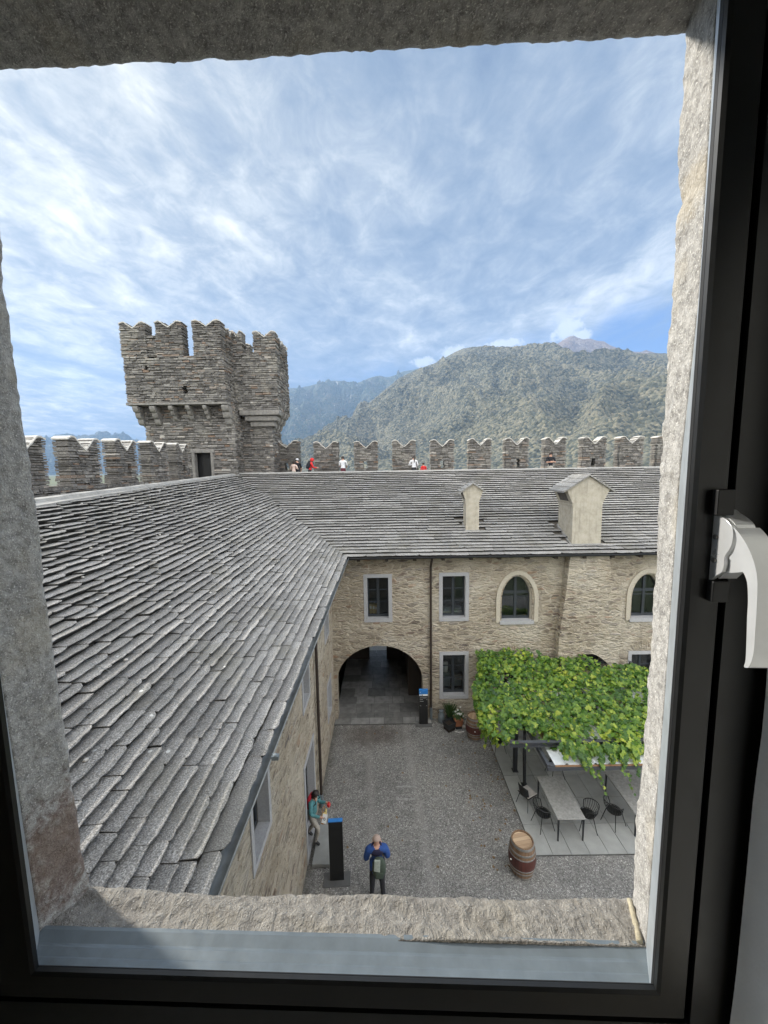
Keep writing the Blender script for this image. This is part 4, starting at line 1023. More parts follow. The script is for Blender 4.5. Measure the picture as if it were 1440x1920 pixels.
# far roof
LF = lambda x: (22.25 - EY) / CP
KF = 36
mb = MB()
chs = ((3.60, 4.24, 16.85, 17.7), (7.84, 9.14, 15.88, 17.5))
def skipc(t, s_):
    y = EY + s_ * CP
    return any(a - .05 < t < b + .05 and c < y < d for a, b, c, d in chs)
slab_roof(mb, (0, EY, EZ), (1, 0, 0), (0, CP, SP), (0, -SP, CP), lambda f: (EX - .05 - f * LF(0) * CP, 15.9), LF, KF, 43, wr=(.34, 1.05), skip=skipc)
mb.add([(EX, EY - .01, EZ - .03), (16, EY - .01, EZ - .03), (16, 22.4, EZ - .03 + (22.4 - EY) * TP), (EX - 7.0, 22.4, EZ - .03 + (22.4 - EY) * TP)], [(0, 1, 2, 3)], 1)
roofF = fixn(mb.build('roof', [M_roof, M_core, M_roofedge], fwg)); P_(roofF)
mb = MB(); N = 60; ring = []
zr = EZ + (22.25 - EY) * TP
for i in range(N + 1):
    x = -8.45 + 24.5 * i / N; w_ = lambda: rv.uniform(-.010, .010)
    ring.append([(x, 22.10, zr - .10), (x, 22.11, zr + .005 + w_()), (x, 22.16, zr + .055 + w_()), (x, 22.42, zr + .06 + w_()), (x, 22.46, zr - .2)])
mb.add([p for r_ in ring for p in r_], [(i * 5 + k, (i + 1) * 5 + k, (i + 1) * 5 + k + 1, i * 5 + k + 1) for i in range(N) for k in range(4)])
P_(fixn(mb.build('ridge_cap', M_ridge, fwg)))
for k in range(14):
    xx = -1.15 + k * 1.16; mb = MB(); mb.box((xx, EY + .02, EZ - .20), (xx + .13, YF + .02, EZ - .06)); P_(mb.build('rafter', M_wood_dark, fwg))
mb = MB(); mb.box((EX, EY + .03, EZ - .055), (16, YF + .1, EZ - .035)); P_(mb.build('soffit', M_wood_dark, fwg))

# chimneys, children of the far roof
def chimney(x0, x1, y0, y1, zb, zsh, zfl, zap, flare, seed, vent):
    mb = MB(); c = (x0 + x1) / 2
    pl = [(x0, y0, zb - .9), (x1, y0, zb - .9), (x1, y0, zsh), (x1 + flare, y0, zfl), (c, y0, zap), (x0 - flare, y0, zfl), (x0, y0, zsh)]
    mb.prism(pl, (0, y1 - y0, 0), 0)
    mb.box((x0 - .05, y0 - .06, zb - .5), (x1 + .05, y0 - .002, zb + .06), 1)
    mb.hexa([(x0 - .06, y0, zb - .3), (x0 - .003, y0, zb - .3), (x0 - .003, y1, zb - .3), (x0 - .06, y1, zb - .3), (x0 - .06, y0, zb + .06), (x0 - .003, y0, zb + .06), (x0 - .003, y1, zb + .06 + (y1 - y0) * TP), (x0 - .06, y1, zb + .06 + (y1 - y0) * TP)], 1)
    rg = random.Random(seed); run = (x1 - x0) / 2 + flare; sl = (zap - zfl) / run; nn = 4 if run > .6 else 3
    for sgn in (-1, 1):                      # small roof of stone slabs
        for k in range(nn):
            a = run * 1.20 * (1 - k / nn); b = max(run * 1.20 * (1 - (k + 1.25) / nn), -.03)
            z_a = zap - a * sl; z_b = zap - b * sl; yy = y0 - .09
            while yy < y1 + .05:
                w = min(rg.uniform(.3, .6), y1 + .1 - yy); t = .05
                p = lambda f, y_, dz: (c + sgn * f, y_, dz)
                mb.hexa([p(a, yy, z_a), p(a, yy + w - .01, z_a), p(b, yy + w - .01, z_b), p(b, yy, z_b), p(a + .01, yy + rg.uniform(-.02, .01), z_a + t + .03), p(a + .01, yy + w - .01, z_a + t + .03), p(b, yy + w - .01, z_b + t), p(b, yy, z_b + t)], 2)
                yy += w
    qv = Vector((x0, 0, zsh)); e = Vector((-flare, 0, zfl - zsh)); ofs = Vector((-.006, 0, -.004))
    A = [qv + e * .22 + Vector((0, y0 + vent[0], 0)), qv + e * .22 + Vector((0, y0 + vent[1], 0)), qv + e * .80 + Vector((0, y0 + vent[1], 0)), qv + e * .80 + Vector((0, y0 + vent[0], 0))]
    mb.add([p + ofs for p in A], [(0, 1, 2, 3)], 3)
    B = [qv + Vector((-.035, y0 - .02, -.06)), qv + Vector((.0, y0 - .02, -.06)), qv + Vector((.0, y0 - .02, .02)), qv + Vector((-.035, y0 - .02, .02))]
    mb.prism(B, (0, y1 - y0 + .03, 0), 0)
    fixn(mb.build('chimney', [M_plaster, M_ridge, M_roof, M_core], roofF))
def zat(px_, py_, y): return ony(px_, py_, y).z
chimney(3.64, 4.22, 16.95, 17.55, 8.20, zat(885, 940, 16.95), zat(885, 921, 16.95), zat(884, 907, 16.95), .17, 51, (.12, .48))
chimney(7.88, 9.10, 15.93, 17.25, 7.70, zat(1107, 946, 15.93), zat(1107, 918, 15.93), zat(1107, 892, 15.93), .28, 52, (.25, 1.05))
# ================================================================== pergola and vine
pg = thing('pergola', 'dark steel pergola with a white sheet roof carrying the vine over the terrace', 'pergola', (6, 12, 0))
def G_(o): return localise(o, pg)
ZB = 2.70
BX0, BY0 = onz(956, 1391, ZB).x, onz(956, 1391, ZB).y
def ibeam(a, b, h, w, name='beam', mt=M_greysteel):
    a, b = Vector(a), Vector(b); t = (b - a).normalized(); s_ = Vector((t.y, -t.x, 0)); mb = MB(); L = b - a; f = .014
    mb.obox(a - s_ * w / 2, L, s_ * w, (0, 0, -f)); mb.obox(a - s_ * w / 2 + Vector((0, 0, -h)), L, s_ * w, (0, 0, -f)); mb.obox(a - s_ * .008 + Vector((0, 0, -f)), L, s_ * .016, (0, 0, -h + f))
    return G_(fixn(mb.build(name, mt, pg)))
ibeam((BX0, BY0, ZB), (11.2, BY0, ZB), .13, .12)
ibeam((4.2, 15.72, ZB), (9.6, 15.72, ZB), .13, .12)
ibeam((4.60, 12.85, ZB - .15), (11.2, 12.85, ZB - .15), .12, .10)
for x in (7.3, 10.4): ibeam((x, BY0 + .07, ZB - .01), (x, 15.65, ZB - .01), .12, .10)
for i, (x, y, w, dpt, lean) in enumerate(((4.61, 12.85, .13, .13, 0), (4.72, 12.2, .05, .17, -.05), (10.4, 10.9, .12, .12, 0), (4.3, 15.6, .12, .12, 0), (10.4, 15.6, .12, .12, 0))):
    mb = MB(); b0, b1 = Vector((x - w / 2, y - dpt / 2, .05)), Vector((x - w / 2 + lean, y - dpt / 2, 2.57 if i != 1 else 2.30))
    mb.hexa([b0, b0 + Vector((w, 0, 0)), b0 + Vector((w, dpt, 0)), b0 + Vector((0, dpt, 0)), b1, b1 + Vector((w, 0, 0)), b1 + Vector((w, dpt, 0)), b1 + Vector((0, dpt, 0))])
    mb.box((x - .10, y - .10, .05), (x + .10, y + .10, .062)); G_(mb.build('post', M_steel, pg))
# white trapezoid sheet roof below the vine, with brown edge and grey frame
SX0, SX1, SY0, SY1, SZ = 4.83, 11.3, 10.25, 14.6, 2.42
mb = MB(); x = SX0
while x < SX1:
    for (a, b, za, zb_) in ((0, .30, 0, 0), (.30, .335, 0, .045), (.335, .375, .045, .045), (.375, .41, .045, 0)):
        mb.hexa([(x + a, SY0, SZ + za - .004), (x + b, SY0, SZ + zb_ - .004), (x + b, SY1, SZ + zb_ + .05), (x + a, SY1, SZ + za + .05), (x + a, SY0, SZ + za), (x + b, SY0, SZ + zb_), (x + b, SY1, SZ + zb_ + .054), (x + a, SY1, SZ + za + .054)], 0)
    x += .41
mb.box((SX0 + .01, SY0 - .03, SZ - .045), (SX1, SY0 - .004, SZ - .006), 1)
mb.box((SX0 + .03, SY0 + .95, SZ + .068), (SX0 + .75, SY0 + 1.5, SZ + .085), 1)
G_(mb.build('roof_sheet', [M_sheet, M_brownedge], pg))
mb = MB(); mb.box((4.60, SY0 - .06, SZ - .14), (SX1, SY0 - .032, SZ - .045)); mb.box((4.60, SY0 - .03, SZ - .12), (4.70, SY1, SZ + .02)); mb.box((4.705, SY0 - .03, SZ - .12), (SX0, SY0 + .12, SZ - .01)); mb.box((4.85, SY1 - .1, SZ - .12), (SX1, SY1 - .02, SZ - .02))
for xx in (4.65, 7.3, 10.4): mb.box((xx - .025, SY0 + .8, SZ + .022), (xx + .025, SY0 + .85, ZB - .16))
G_(mb.build('sheet_frame', M_greysteel, pg))

def leaf_shape(n=None):
    out = []; prof = [(0, -.06), (.18, -.30), (.40, -.22), (.50, .05), (.34, .17), (.38, .42), (.17, .40), (0, .72), (-.17, .40), (-.38, .42), (-.34, .17), (-.50, .05), (-.40, -.22), (-.18, -.30)]
    return prof
LP = leaf_shape()
def leaf(mb, c, n_, ang, s_, rg, mi=0):
    n_ = Vector(n_).normalized(); a = n_.orthogonal().normalized(); b = n_.cross(a)
    e1 = a * math.cos(ang) + b * math.sin(ang); e2 = n_.cross(e1); fold = rg.uniform(.05, .30); curl = rg.uniform(-.15, .25)
    vs = [Vector(c) + e2 * .1 * s_]
    for x, y in LP: vs.append(Vector(c) + (e1 * x * rg.uniform(.92, 1.08) + e2 * y * rg.uniform(.92, 1.08) + n_ * (fold * abs(x) - curl * y * y - .06)) * s_)
    k = len(LP); mb.add(vs, [(0, 1 + i, 1 + (i + 1) % k) for i in range(k)], mi)
fl = MB(); rg = random.Random(12)
for i in range(90):
    x, y = (rg.uniform(2.6, 4.1), rg.uniform(9.2, 15.4)) if i < 60 else (rg.uniform(-2.0, 3.5), rg.uniform(8, 15.5))
    leaf(fl, (x, y, .012), (rg.uniform(-.3, .3), rg.uniform(-.3, .3), 1), rg.uniform(0, 6.28), rg.uniform(.05, .10), rg)
M_dead = simple('withered leaf', (.16, .10, .045), .8, var=.5)
o = fl.build('fallen_leaves', M_dead); o['kind'] = 'stuff'; tag(o, 'withered vine leaves scattered over the gravel', 'leaves')
vine = thing('grape_vine', 'dense green grape vine spread over the pergola above the terrace', 'vine', (7, 13, 0))
rg = random.Random(99); mb = MB()
def inside(x, y):
    xl_ = 3.10 + .85 * max(0, (y - 12.6) / 3.0) ** 1.3 + .10 * math.sin(y * 3.1) if y > 11 else 3.15 + (11 - y) * .9
    yt = 15.80 if x < 6.2 else 15.80 - (x - 6.2) * .22 - .12 * math.sin(x * 2.2)
    yb_ = 11.0 - .2 * math.sin(x * 2.6) - .15 * math.sin(x * 5.3 + 1) if x < 5.4 else 10.72 - .22 * math.sin(x * 3.7)
    return xl_ < x and yb_ < y < yt and x < 11.3
def hz(x, y):
    return 2.78 + .16 * noise.noise(Vector((x * .9, y * .9, 2))) + .12 * noise.noise(Vector((x * 2.2, y * 2.2, 5))) + max(0, (y - 14.2)) * .22 * (1 if x < 6.5 else .4)
cnt = 0
while cnt < 8200:
    x = rg.uniform(2.9, 11.3); y = rg.uniform(10.2, 15.9)
    if not inside(x, y): continue
    if noise.noise(Vector((x * 1.6, y * 1.6, 9))) < -.28 and rg.random() < .8: continue
    z = hz(x, y) + rg.choice((rg.uniform(-.02, .13), rg.uniform(-.20, .02)))
    # the leaves shingle: tilted towards the light and outwards
    leaf(mb, (x, y, z), (rg.uniform(-.8, .5), rg.uniform(-1.0, .35), 1), rg.uniform(0, 6.28), rg.choice((.09, .12, .14, .17, .20)) * rg.uniform(.85, 1.15), rg); cnt += 1
for i in range(900):                         # the hanging fringe on the left and along the front
    t = rg.random()
    if t < .62:
        y = rg.uniform(11.3, 15.6); xl_ = 3.10 + .85 * max(0, (y - 12.6) / 3.0) ** 1.3; dz_ = abs(rg.gauss(0, .32)); x = xl_ + rg.uniform(-.05, .35) + dz_ * .15; z = hz(x, y) - dz_
        nn = (-.9, rg.uniform(-.6, .1), .55)
    else:
        x = rg.uniform(5.2, 8.5); y = 10.72 - .15 + rg.uniform(-.12, .15); z = 2.72 - abs(rg.gauss(0, .16)); nn = (rg.uniform(-.4, .4), -.8, .6)
    leaf(mb, (x, y, z), nn, rg.uniform(0, 6.28), rg.uniform(.10, .18), rg)
def strand(mb, sm, pts, nl, s0, s1):
    pts = [Vector(p) for p in pts]; sm.tube(pts, .005, 5)
    for i in range(nl):
        t = i / max(1, nl - 1) * (len(pts) - 1); k = min(int(t), len(pts) - 2); p = pts[k].lerp(pts[k + 1], t - k)
        s_ = s0 + (s1 - s0) * i / max(1, nl - 1); leaf(mb, p + Vector((rg.uniform(-.10, .10) * (1.2 - i / nl), rg.uniform(-.08, .04), rg.uniform(-.03, .03))), (rg.uniform(-.5, .5), -.8, rg.uniform(.3, .9)), rg.uniform(2.2, 4.1), s_, rg)
sm = MB()
def down(px0, py0, px1, py1, y0=10.5, y1=10.2):
    a = ony(px0, py0, y0); b = ony(px1, py1, y1); m_ = a.lerp(b, .5) + Vector((.03, -.05, .06)); return [a, m_, b]
strand(mb, sm, down(1100, 1400, 1137, 1490), 16, .17, .085); strand(mb, sm, down(1085, 1398, 1112, 1452), 34, .19, .13); strand(mb, sm, down(1072, 1395, 1100, 1440), 26, .19, .14)
strand(mb, sm, down(1160, 1402, 1186, 1486), 13, .17, .08); strand(mb, sm, down(1150, 1400, 1170, 1448), 18, .17, .12); strand(mb, sm, down(1180, 1400, 1196, 1450), 16, .17, .12)
strand(mb, sm, down(1120, 1398, 1128, 1440), 34, .20, .14); strand(mb, sm, down(1140, 1398, 1148, 1430), 30, .20, .14); strand(mb, sm, down(1160, 1398, 1172, 1436), 26, .20, .14); strand(mb, sm, down(1062, 1392, 1076, 1420), 22, .19, .14); strand(mb, sm, down(1185, 1395, 1192, 1430), 24, .2, .14)
strand(mb, sm, down(968, 1388, 993, 1404, 10.75, 10.7), 5, .10, .07); strand(mb, sm, down(1050, 1392, 1060, 1425), 10, .16, .12)
strand(mb, sm, down(925, 1360, 930, 1398, 12.0, 12.0), 14, .15, .12); strand(mb, sm, down(905, 1350, 912, 1388, 12.6, 12.6), 14, .15, .12); strand(mb, sm, down(945, 1372, 950, 1392, 11.5, 11.5), 10, .15, .12)
for i in range(26):                          # young shoots rising from the canopy
    x, y = rg.uniform(3.6, 9), rg.uniform(11, 15.5)
    if inside(x, y):
        p = Vector((x, y, hz(x, y))); q = p + Vector((rg.uniform(-.2, .2), rg.uniform(-.2, .1), rg.uniform(.12, .3))); sm.tube([p, q], .003, 4)
        for k in range(4): leaf(mb, p.lerp(q, .3 + k * .23), (rg.uniform(-.6, .6), -.5, .8), rg.uniform(0, 6.28), .10 - k * .014, rg)
localise(mb.build('foliage', M_leaf, vine), vine)
for i in range(16):
    x = rg.uniform(4, 9.5); y0 = rg.uniform(14.6, 15.6)
    sm.tube([(x, y0, 2.72), (x + rg.uniform(-.4, .4), y0 - 1.6, 2.74), (x + rg.uniform(-.8, .8), 11.6, 2.72)], .014, 5)
sm.tube([(4.05, 15.62, .05), (4.10, 15.66, 1.2), (4.0, 15.6, 2.2), (4.3, 15.1, 2.72), (5.0, 13.8, 2.74)], [.06, .05, .045, .035, .02], 8)
sm.tube([(8.9, 15.6, .05), (8.8, 15.64, 1.4), (8.95, 15.5, 2.4), (8.5, 14.4, 2.74)], [.06, .05, .04, .025], 8)
localise(sm.build('stem', M_vinewood, vine), vine)
for px_ in (828, 841): pass

# ================================================================== terrace furniture
def table(name, label, loc, w, l, h=.75, rz=0.0, group='stone topped tables'):
    t = thing(name, label, 'table', loc, rz, group)
    mb = MB(); mb.box((-w / 2, -l / 2, h - .035), (w / 2, l / 2, h)); bevel(mb.build('tabletop', M_table, t), .006)
    mb = MB()
    for (a, b) in (((-w / 2 + .05, -l / 2 + .04), (w / 2 - .05, -l / 2 + .065)), ((-w / 2 + .05, l / 2 - .065), (w / 2 - .05, l / 2 - .04)), ((-w / 2 + .04, -l / 2 + .07), (-w / 2 + .065, l / 2 - .07)), ((w / 2 - .065, -l / 2 + .07), (w / 2 - .04, l / 2 - .07))):
        mb.box((a[0], a[1], h - .075), (b[0], b[1], h - .038))
    mb.build('apron', M_steel, t)
    for sx in (-1, 1):
        for sy in (-1, 1):
            mb = MB(); x, y = sx * (w / 2 - .045), sy * (l / 2 - .045); mb.hexa([(x - .016, y - .016, 0), (x + .016, y - .016, 0), (x + .016, y + .016, 0), (x - .016, y + .016, 0), (x - .022, y - .022, h - .04), (x + .022, y - .022, h - .04), (x + .022, y + .022, h - .04), (x - .022, y + .022, h - .04)]); mb.build('leg', M_steel, t)
    return t
table('terrace_table', 'long grey stone topped table nearest the standing barrel, with a chair on each side', (5.33, 10.91, .05), .82, 1.56)
table('terrace_table', 'stone topped table half hidden by the right window jamb', (7.72, 11.05, .05), .92, 1.62)

# wire tub chair: seat of mesh wires, hooped back, four splayed legs
def tub_chair(label, loc, rz):
    t = thing('wire_chair', label, 'chair', loc, rz, 'black wire tub chairs'); sh = .45
    mb = MB(); ring = [(math.cos(a) * .21, math.sin(a) * .205 , sh) for a in [2 * math.pi * k / 24 for k in range(25)]]
    mb.tube(ring, .010, 6)
    for k in range(-5, 6):
        x = k * .037; y = math.sqrt(max(0, .2 ** 2 - x * x)); mb.tube([(x, -y, sh - .002), (x, 0, sh - .012), (x, y, sh - .002)], .0045, 4)
    mb.tube([(-.2, 0, sh - .006), (.2, 0, sh - .006)], .006, 4); mb.lathe([(.185, sh - .016), (.19, sh - .008)], (0, 0, 0), 20); mb.build('seat', M_black, t)
    mb = MB(); top = []; bot = []
    for k in range(17):                      # front of the chair is +y
        a = R(-205 + 230 * k / 16); top.append((math.cos(a) * .275, math.sin(a) * .26 - .045, sh + .22 + .13 * (1 - abs(k - 8) / 8) ** .7)); bot.append((math.cos(a) * .205, math.sin(a) * .2, sh))
    mb.tube([bot[0]] + top + [bot[-1]], .012, 7)
    for k in range(1, 16):
        m_ = Vector(top[k]).lerp(Vector(bot[k]), .5) + Vector((top[k][0], top[k][1], 0)).normalized() * .03; mb.tube([top[k], m_, bot[k]], .006, 5)
    mb.build('backrest', M_black, t)
    for sx in (-1, 1):
        for sy in (-1, 1):
            mb = MB(); mb.tube([(sx * .15, sy * .14, sh - .01), (sx * .24, sy * .245, 0)], [.013, .009], 7); mb.build('leg', M_black, t)
    return t
c0 = tub_chair('black wire chair left of the long stone table, its back to the gravel', (4.72, 10.66, .05), R(-78))
dup(c0, (6.05, 10.62, .05), R(72), 'black wire chair at the right of the long stone table, facing it')
dup(c0, (6.92, 10.72, .05), R(-66), 'black wire chair at the far right, half behind the window jamb')
dup(c0, (4.28, 13.85, .05), R(-80), 'black wire chair in the shade behind the first pergola post')
dup(c0, (5.95, 12.6, .05), R(95), 'black wire chair deep in the shade under the white sheet roof')
t = thing('shell_chair', 'dark shell chair with a pale square seat pad beside the slanted pergola post', 'chair', (4.52, 11.42, .05), R(-62))
mb = MB(); n = 12; vs = []
for i in range(9):                            # curved shell back
    for k in range(n + 1):
        a = R(-150 + 120 * k / n) ; f = i / 8; rr = .23 + .03 * f; zt = .43 + (.40 * f) * (1 - .25 * (abs(k - n / 2) / (n / 2)) ** 2)
        vs.append((math.cos(a) * rr * (1 - .1 * f), math.sin(a) * rr - .02 - .05 * f, zt))
fs = [(i * (n + 1) + k, i * (n + 1) + k + 1, (i + 1) * (n + 1) + k + 1, (i + 1) * (n + 1) + k) for i in range(8) for k in range(n)]
mb.add(vs, fs); o = mb.build('backrest', M_black, t, smooth=True); so_ = o.modifiers.new('thick', 'SOLIDIFY'); so_.thickness = .018
mb = MB(); mb.box((-.22, -.21, .41), (.22, .21, .43)); bevel(mb.build('seat', M_black, t), .02)
mb = MB(); mb.box((-.205, -.195, .432), (.205, .205, .475)); bevel(mb.build('seat_pad', M_cushion, t), .02, 3)
for sx in (-1, 1):
    for sy in (-1, 1):
        mb = MB(); mb.tube([(sx * .16, sy * .15, .41), (sx * .24, sy * .24, 0)], [.011, .008], 7); mb.build('leg', M_steel, t)

# barrels
def barrel(label, loc, rz, group='wine barrels'):
    t = thing('wine_barrel', label, 'barrel', loc, rz, group); H = .93
    rad = lambda z: .285 + .075 * math.sin(math.pi * z / H) ** .9
    prof = [(.275, 0)] + [(rad(H * i / 18), H * i / 18) for i in range(1, 18)] + [(.287, H), (.262, H), (.258, H - .045)]
    mb = MB(); mb.lathe(prof, (0, 0, 0), 40); mb.build('staves', M_stave, t, smooth=False)
    smooth_by_angle(t.children[-1], 30)
    mb = MB(); mb.lathe([(.255, H - .06), (.256, H - .04)], (0, 0, 0), 36); mb.build('barrel_head', M_head, t)
    for z, w in ((.012, .055), (.17, .045), (.28, .035), (.61, .035), (.72, .045), (.86, .055)):
        mb = MB(); mb.lathe([(rad(z) + .001, z), (rad(z) + .006, z + .004), (rad(z + w) + .006, z + w - .004), (rad(z + w) + .001, z + w)], (0, 0, 0), 40, cap=False); smooth_by_angle(mb.build('hoop', M_hoop, t), 30)
    mb = MB(); p = Vector((-.36, -.06, .47)); mb.ball(p, .02, .022, .022, 10, 6); mb.build('bung', M_white, t)
    return t
b0 = barrel('wine barrel standing alone on the gravel at the front corner of the paved terrace', (3.63, 9.42, 0), R(10))
dup(b0, (3.58, 14.72, 0), R(70), 'wine barrel against the wall under the left edge of the vine')

# signs
M_base = simple('grey base plate', (.10, .10, .098), .6)
def totem(label, loc, rz, h, print_):
    t = thing('info_pillar', label, 'sign', loc, rz, 'black information pillars'); w, dd = .37, .10
    mb = MB(); mb.box((-.36, -.20, 0), (.36, .18, .03)); bevel(mb.build('base', M_base, t), .006)
    mb = MB(); mb.box((-w / 2, -dd / 2, .031), (w / 2, dd / 2, h - .20)); bevel(mb.build('pillar', M_black, t), .004)
    mb = MB(); mb.box((-w / 2, -dd / 2, h - .198), (w / 2, dd / 2, h)); bevel(mb.build('top_panel', M_blue if print_ else M_black, t), .004)
    if print_:
        y = -dd / 2 - .003; mb = MB(); mb.box((-w / 2 + .002, y, h - .27), (w / 2 - .002, y + .002, h - .20), 0)
        mb.box((-w / 2 + .06, y - .002, h - .262), (-w / 2 + .085, y, h - .208), 1); mb.box((-w / 2 + .11, y - .002, h - .255), (-w / 2 + .155, y, h - .215), 2)
        for z, l in ((.36, .24), (.44, .12), (.52, .13), (.72, .03)):
            for q in range(int(l / .026) + 1): mb.box((-w / 2 + .03 + q * .026, y, h - z - .007), (-w / 2 + .03 + q * .026 + .019, y + .002, h - z + .007), 0)
        for z in (.36, .44, .72): mb.add([(w / 2 - .055, y, h - z - .016), (w / 2 - .025, y, h - z), (w / 2 - .055, y, h - z + .016)], [(0, 1, 2)], 0)
        mb.box((-w / 2 + .03, y - .0, h - .12), (-w / 2 + .06, y + .002, h - .09), 0); mb.build('print', [M_white, M_blue, M_black], t)
    else:
        mb = MB(); mb.box((-w / 2 - .002, -dd / 2 - .002, h + .001), (w / 2 + .002, dd / 2 + .002, h + .02)); mb.build('lid', M_blue, t)
    return t
totem('black information pillar with blue head and small white lettering beside the archway', (1.57, 15.55, 0), R(0), 1.60, True)
totem('plain black information pillar with blue top near the side door, seen from behind', (-1.42, 9.24, 0), R(3), 1.76, False)

# pots and small things by the wall
mb = MB(); mb.lathe([(.135, 0), (.14, .02), (.14, .34), (.085, .43), (.085, .50), (.10, .515), (.10, .53), (.07, .545)], (0, 0, 0), 24)
t = thing('milk_churn', 'grey metal milk churn against the wall below the ground floor window', 'milk churn', (2.36, 15.68, 0)); smooth_by_angle(mb.build('churn_body', M_galv, t), 35)
mb = MB(); mb.tube([(-.11, 0, .44), (-.19, 0, .50), (-.10, .0, .57), (.10, 0, .57), (.19, 0, .50), (.11, 0, .44)], .011, 7); mb.build('handle', M_steel, t)
t = thing('planter_box', 'empty dark grey square planter standing askew in front of the milk churn', 'planter', (2.62, 15.18, 0), R(32))
mb = MB()
for sgn in range(4):
    c_, s_ = math.cos(sgn * math.pi / 2), math.sin(sgn * math.pi / 2); rot = lambda x, y, z: (x * c_ - y * s_, x * s_ + y * c_, z)
    mb.hexa([rot(-.15, -.15, 0), rot(.15, -.15, 0), rot(.13, -.13, 0), rot(-.13, -.13, 0), rot(-.21, -.21, .36), rot(.21, -.21, .36), rot(.185, -.185, .36), rot(-.185, -.185, .36)])
mb.build('pot', M_darkpipe, t); mb = MB(); mb.box((-.17, -.17, .01), (.17, .17, .27)); mb.build('soil', M_soil, t)
t = thing('flower_pot', 'square terracotta pot with white flowers beside the barrel', 'flower pot', (3.02, 15.32, .0), R(6))
mb = MB(); mb.hexa([(-.14, -.14, .12), (.14, -.14, .12), (.14, .14, .12), (-.14, .14, .12), (-.17, -.17, .38), (.17, -.17, .38), (.17, .17, .38), (-.17, .17, .38)]); mb.box((-.185, -.185, .381), (.185, .185, .43)); mb.box((-.13, -.13, 0), (.13, .13, .119), 1); mb.build('pot', [M_terra, M_darkpipe], t)
rg = random.Random(4); mb = MB(); sm = MB()
for i in range(150):
    a, r_ = rg.uniform(0, 6.28), rg.uniform(0, .24); leaf(mb, (math.cos(a) * r_, math.sin(a) * r_, .46 + rg.uniform(0, .34) * (1 - r_ * 2)), (rg.uniform(-1, 1), rg.uniform(-1, .3), .8), rg.uniform(0, 6.28), rg.uniform(.05, .10), rg)
mb.build('foliage', M_plant, t)
mb = MB()
for i in range(13):
    a, r_ = rg.uniform(0, 6.28), rg.uniform(.02, .24); c = Vector((math.cos(a) * r_, math.sin(a) * r_ - .05, .60 + rg.uniform(-.10, .26)))
    for k in range(5): b = 2 * math.pi * k / 5; mb.ball(c + Vector((math.cos(b) * .022, -.01, math.sin(b) * .022)), .020, .008, .020, 6, 4)
mb.build('flowers', M_white, t)
t = thing('potted_shrub', 'spiky dark green plant leaning against the wall between churn and flower pot', 'plant', (2.72, 15.62, 0))
mb = MB(); mb.lathe([(.12, 0), (.17, .26), (.18, .28), (.15, .28)], (0, 0, 0), 18); mb.build('pot', M_darkpipe, t)
mb = MB()
for i in range(230):
    a = rg.uniform(0, 6.28); l = rg.uniform(.25, .72); sp_ = rg.uniform(.1, .5); c = Vector((rg.uniform(-.08, .08), rg.uniform(-.06, .06), .27)); tip = c + Vector((math.cos(a) * l * sp_, math.sin(a) * l * sp_ * .6 - .03, l)); s_ = Vector((-math.sin(a), math.cos(a), 0)) * rg.uniform(.008, .016); mid_ = c.lerp(tip, .55) + Vector((0, 0, .05))
    mb.add([c - s_ * .6, c + s_ * .6, mid_ + s_, tip, mid_ - s_], [(0, 1, 2, 3, 4)])
mb.build('foliage', M_plant, t)
for i in range(6):
    mb = MB(); mb.ball((0, 0, 0), rg.uniform(.07, .11), rg.uniform(.06, .09), rg.uniform(.05, .08), 10, 7)
    for k, v_ in enumerate(mb.v): mb.v[k] = tuple(Vector(v_) * (1 + .18 * noise.noise(Vector(v_) * 14 + Vector((i * 3, 0, 0)))))
    o = mb.build('boulder', M_boulder, smooth=True); o.location = [(3.25, 15.60, .07), (3.27, 15.42, .07), (3.24, 15.22, .07), (3.38, 15.52, .07), (3.30, 15.33, .17), (3.36, 15.27, .06)][i]
    tag(o, 'pale rounded stone piled between the terracotta pot and the barrel', 'stone', 'stones beside the barrel')
mb = MB()
for i in range(26):
    x = 2.84 + i * .0145; mb.ball((x, 15.03 - .05 * math.sin(i / 25 * math.pi) + rg.uniform(-.012, .012), .012), .016, .014, .012, 6, 4)
tag(mb.build('pebble_row', M_white), 'curved row of small white pebbles on the ground before the terracotta pot', 'pebbles')
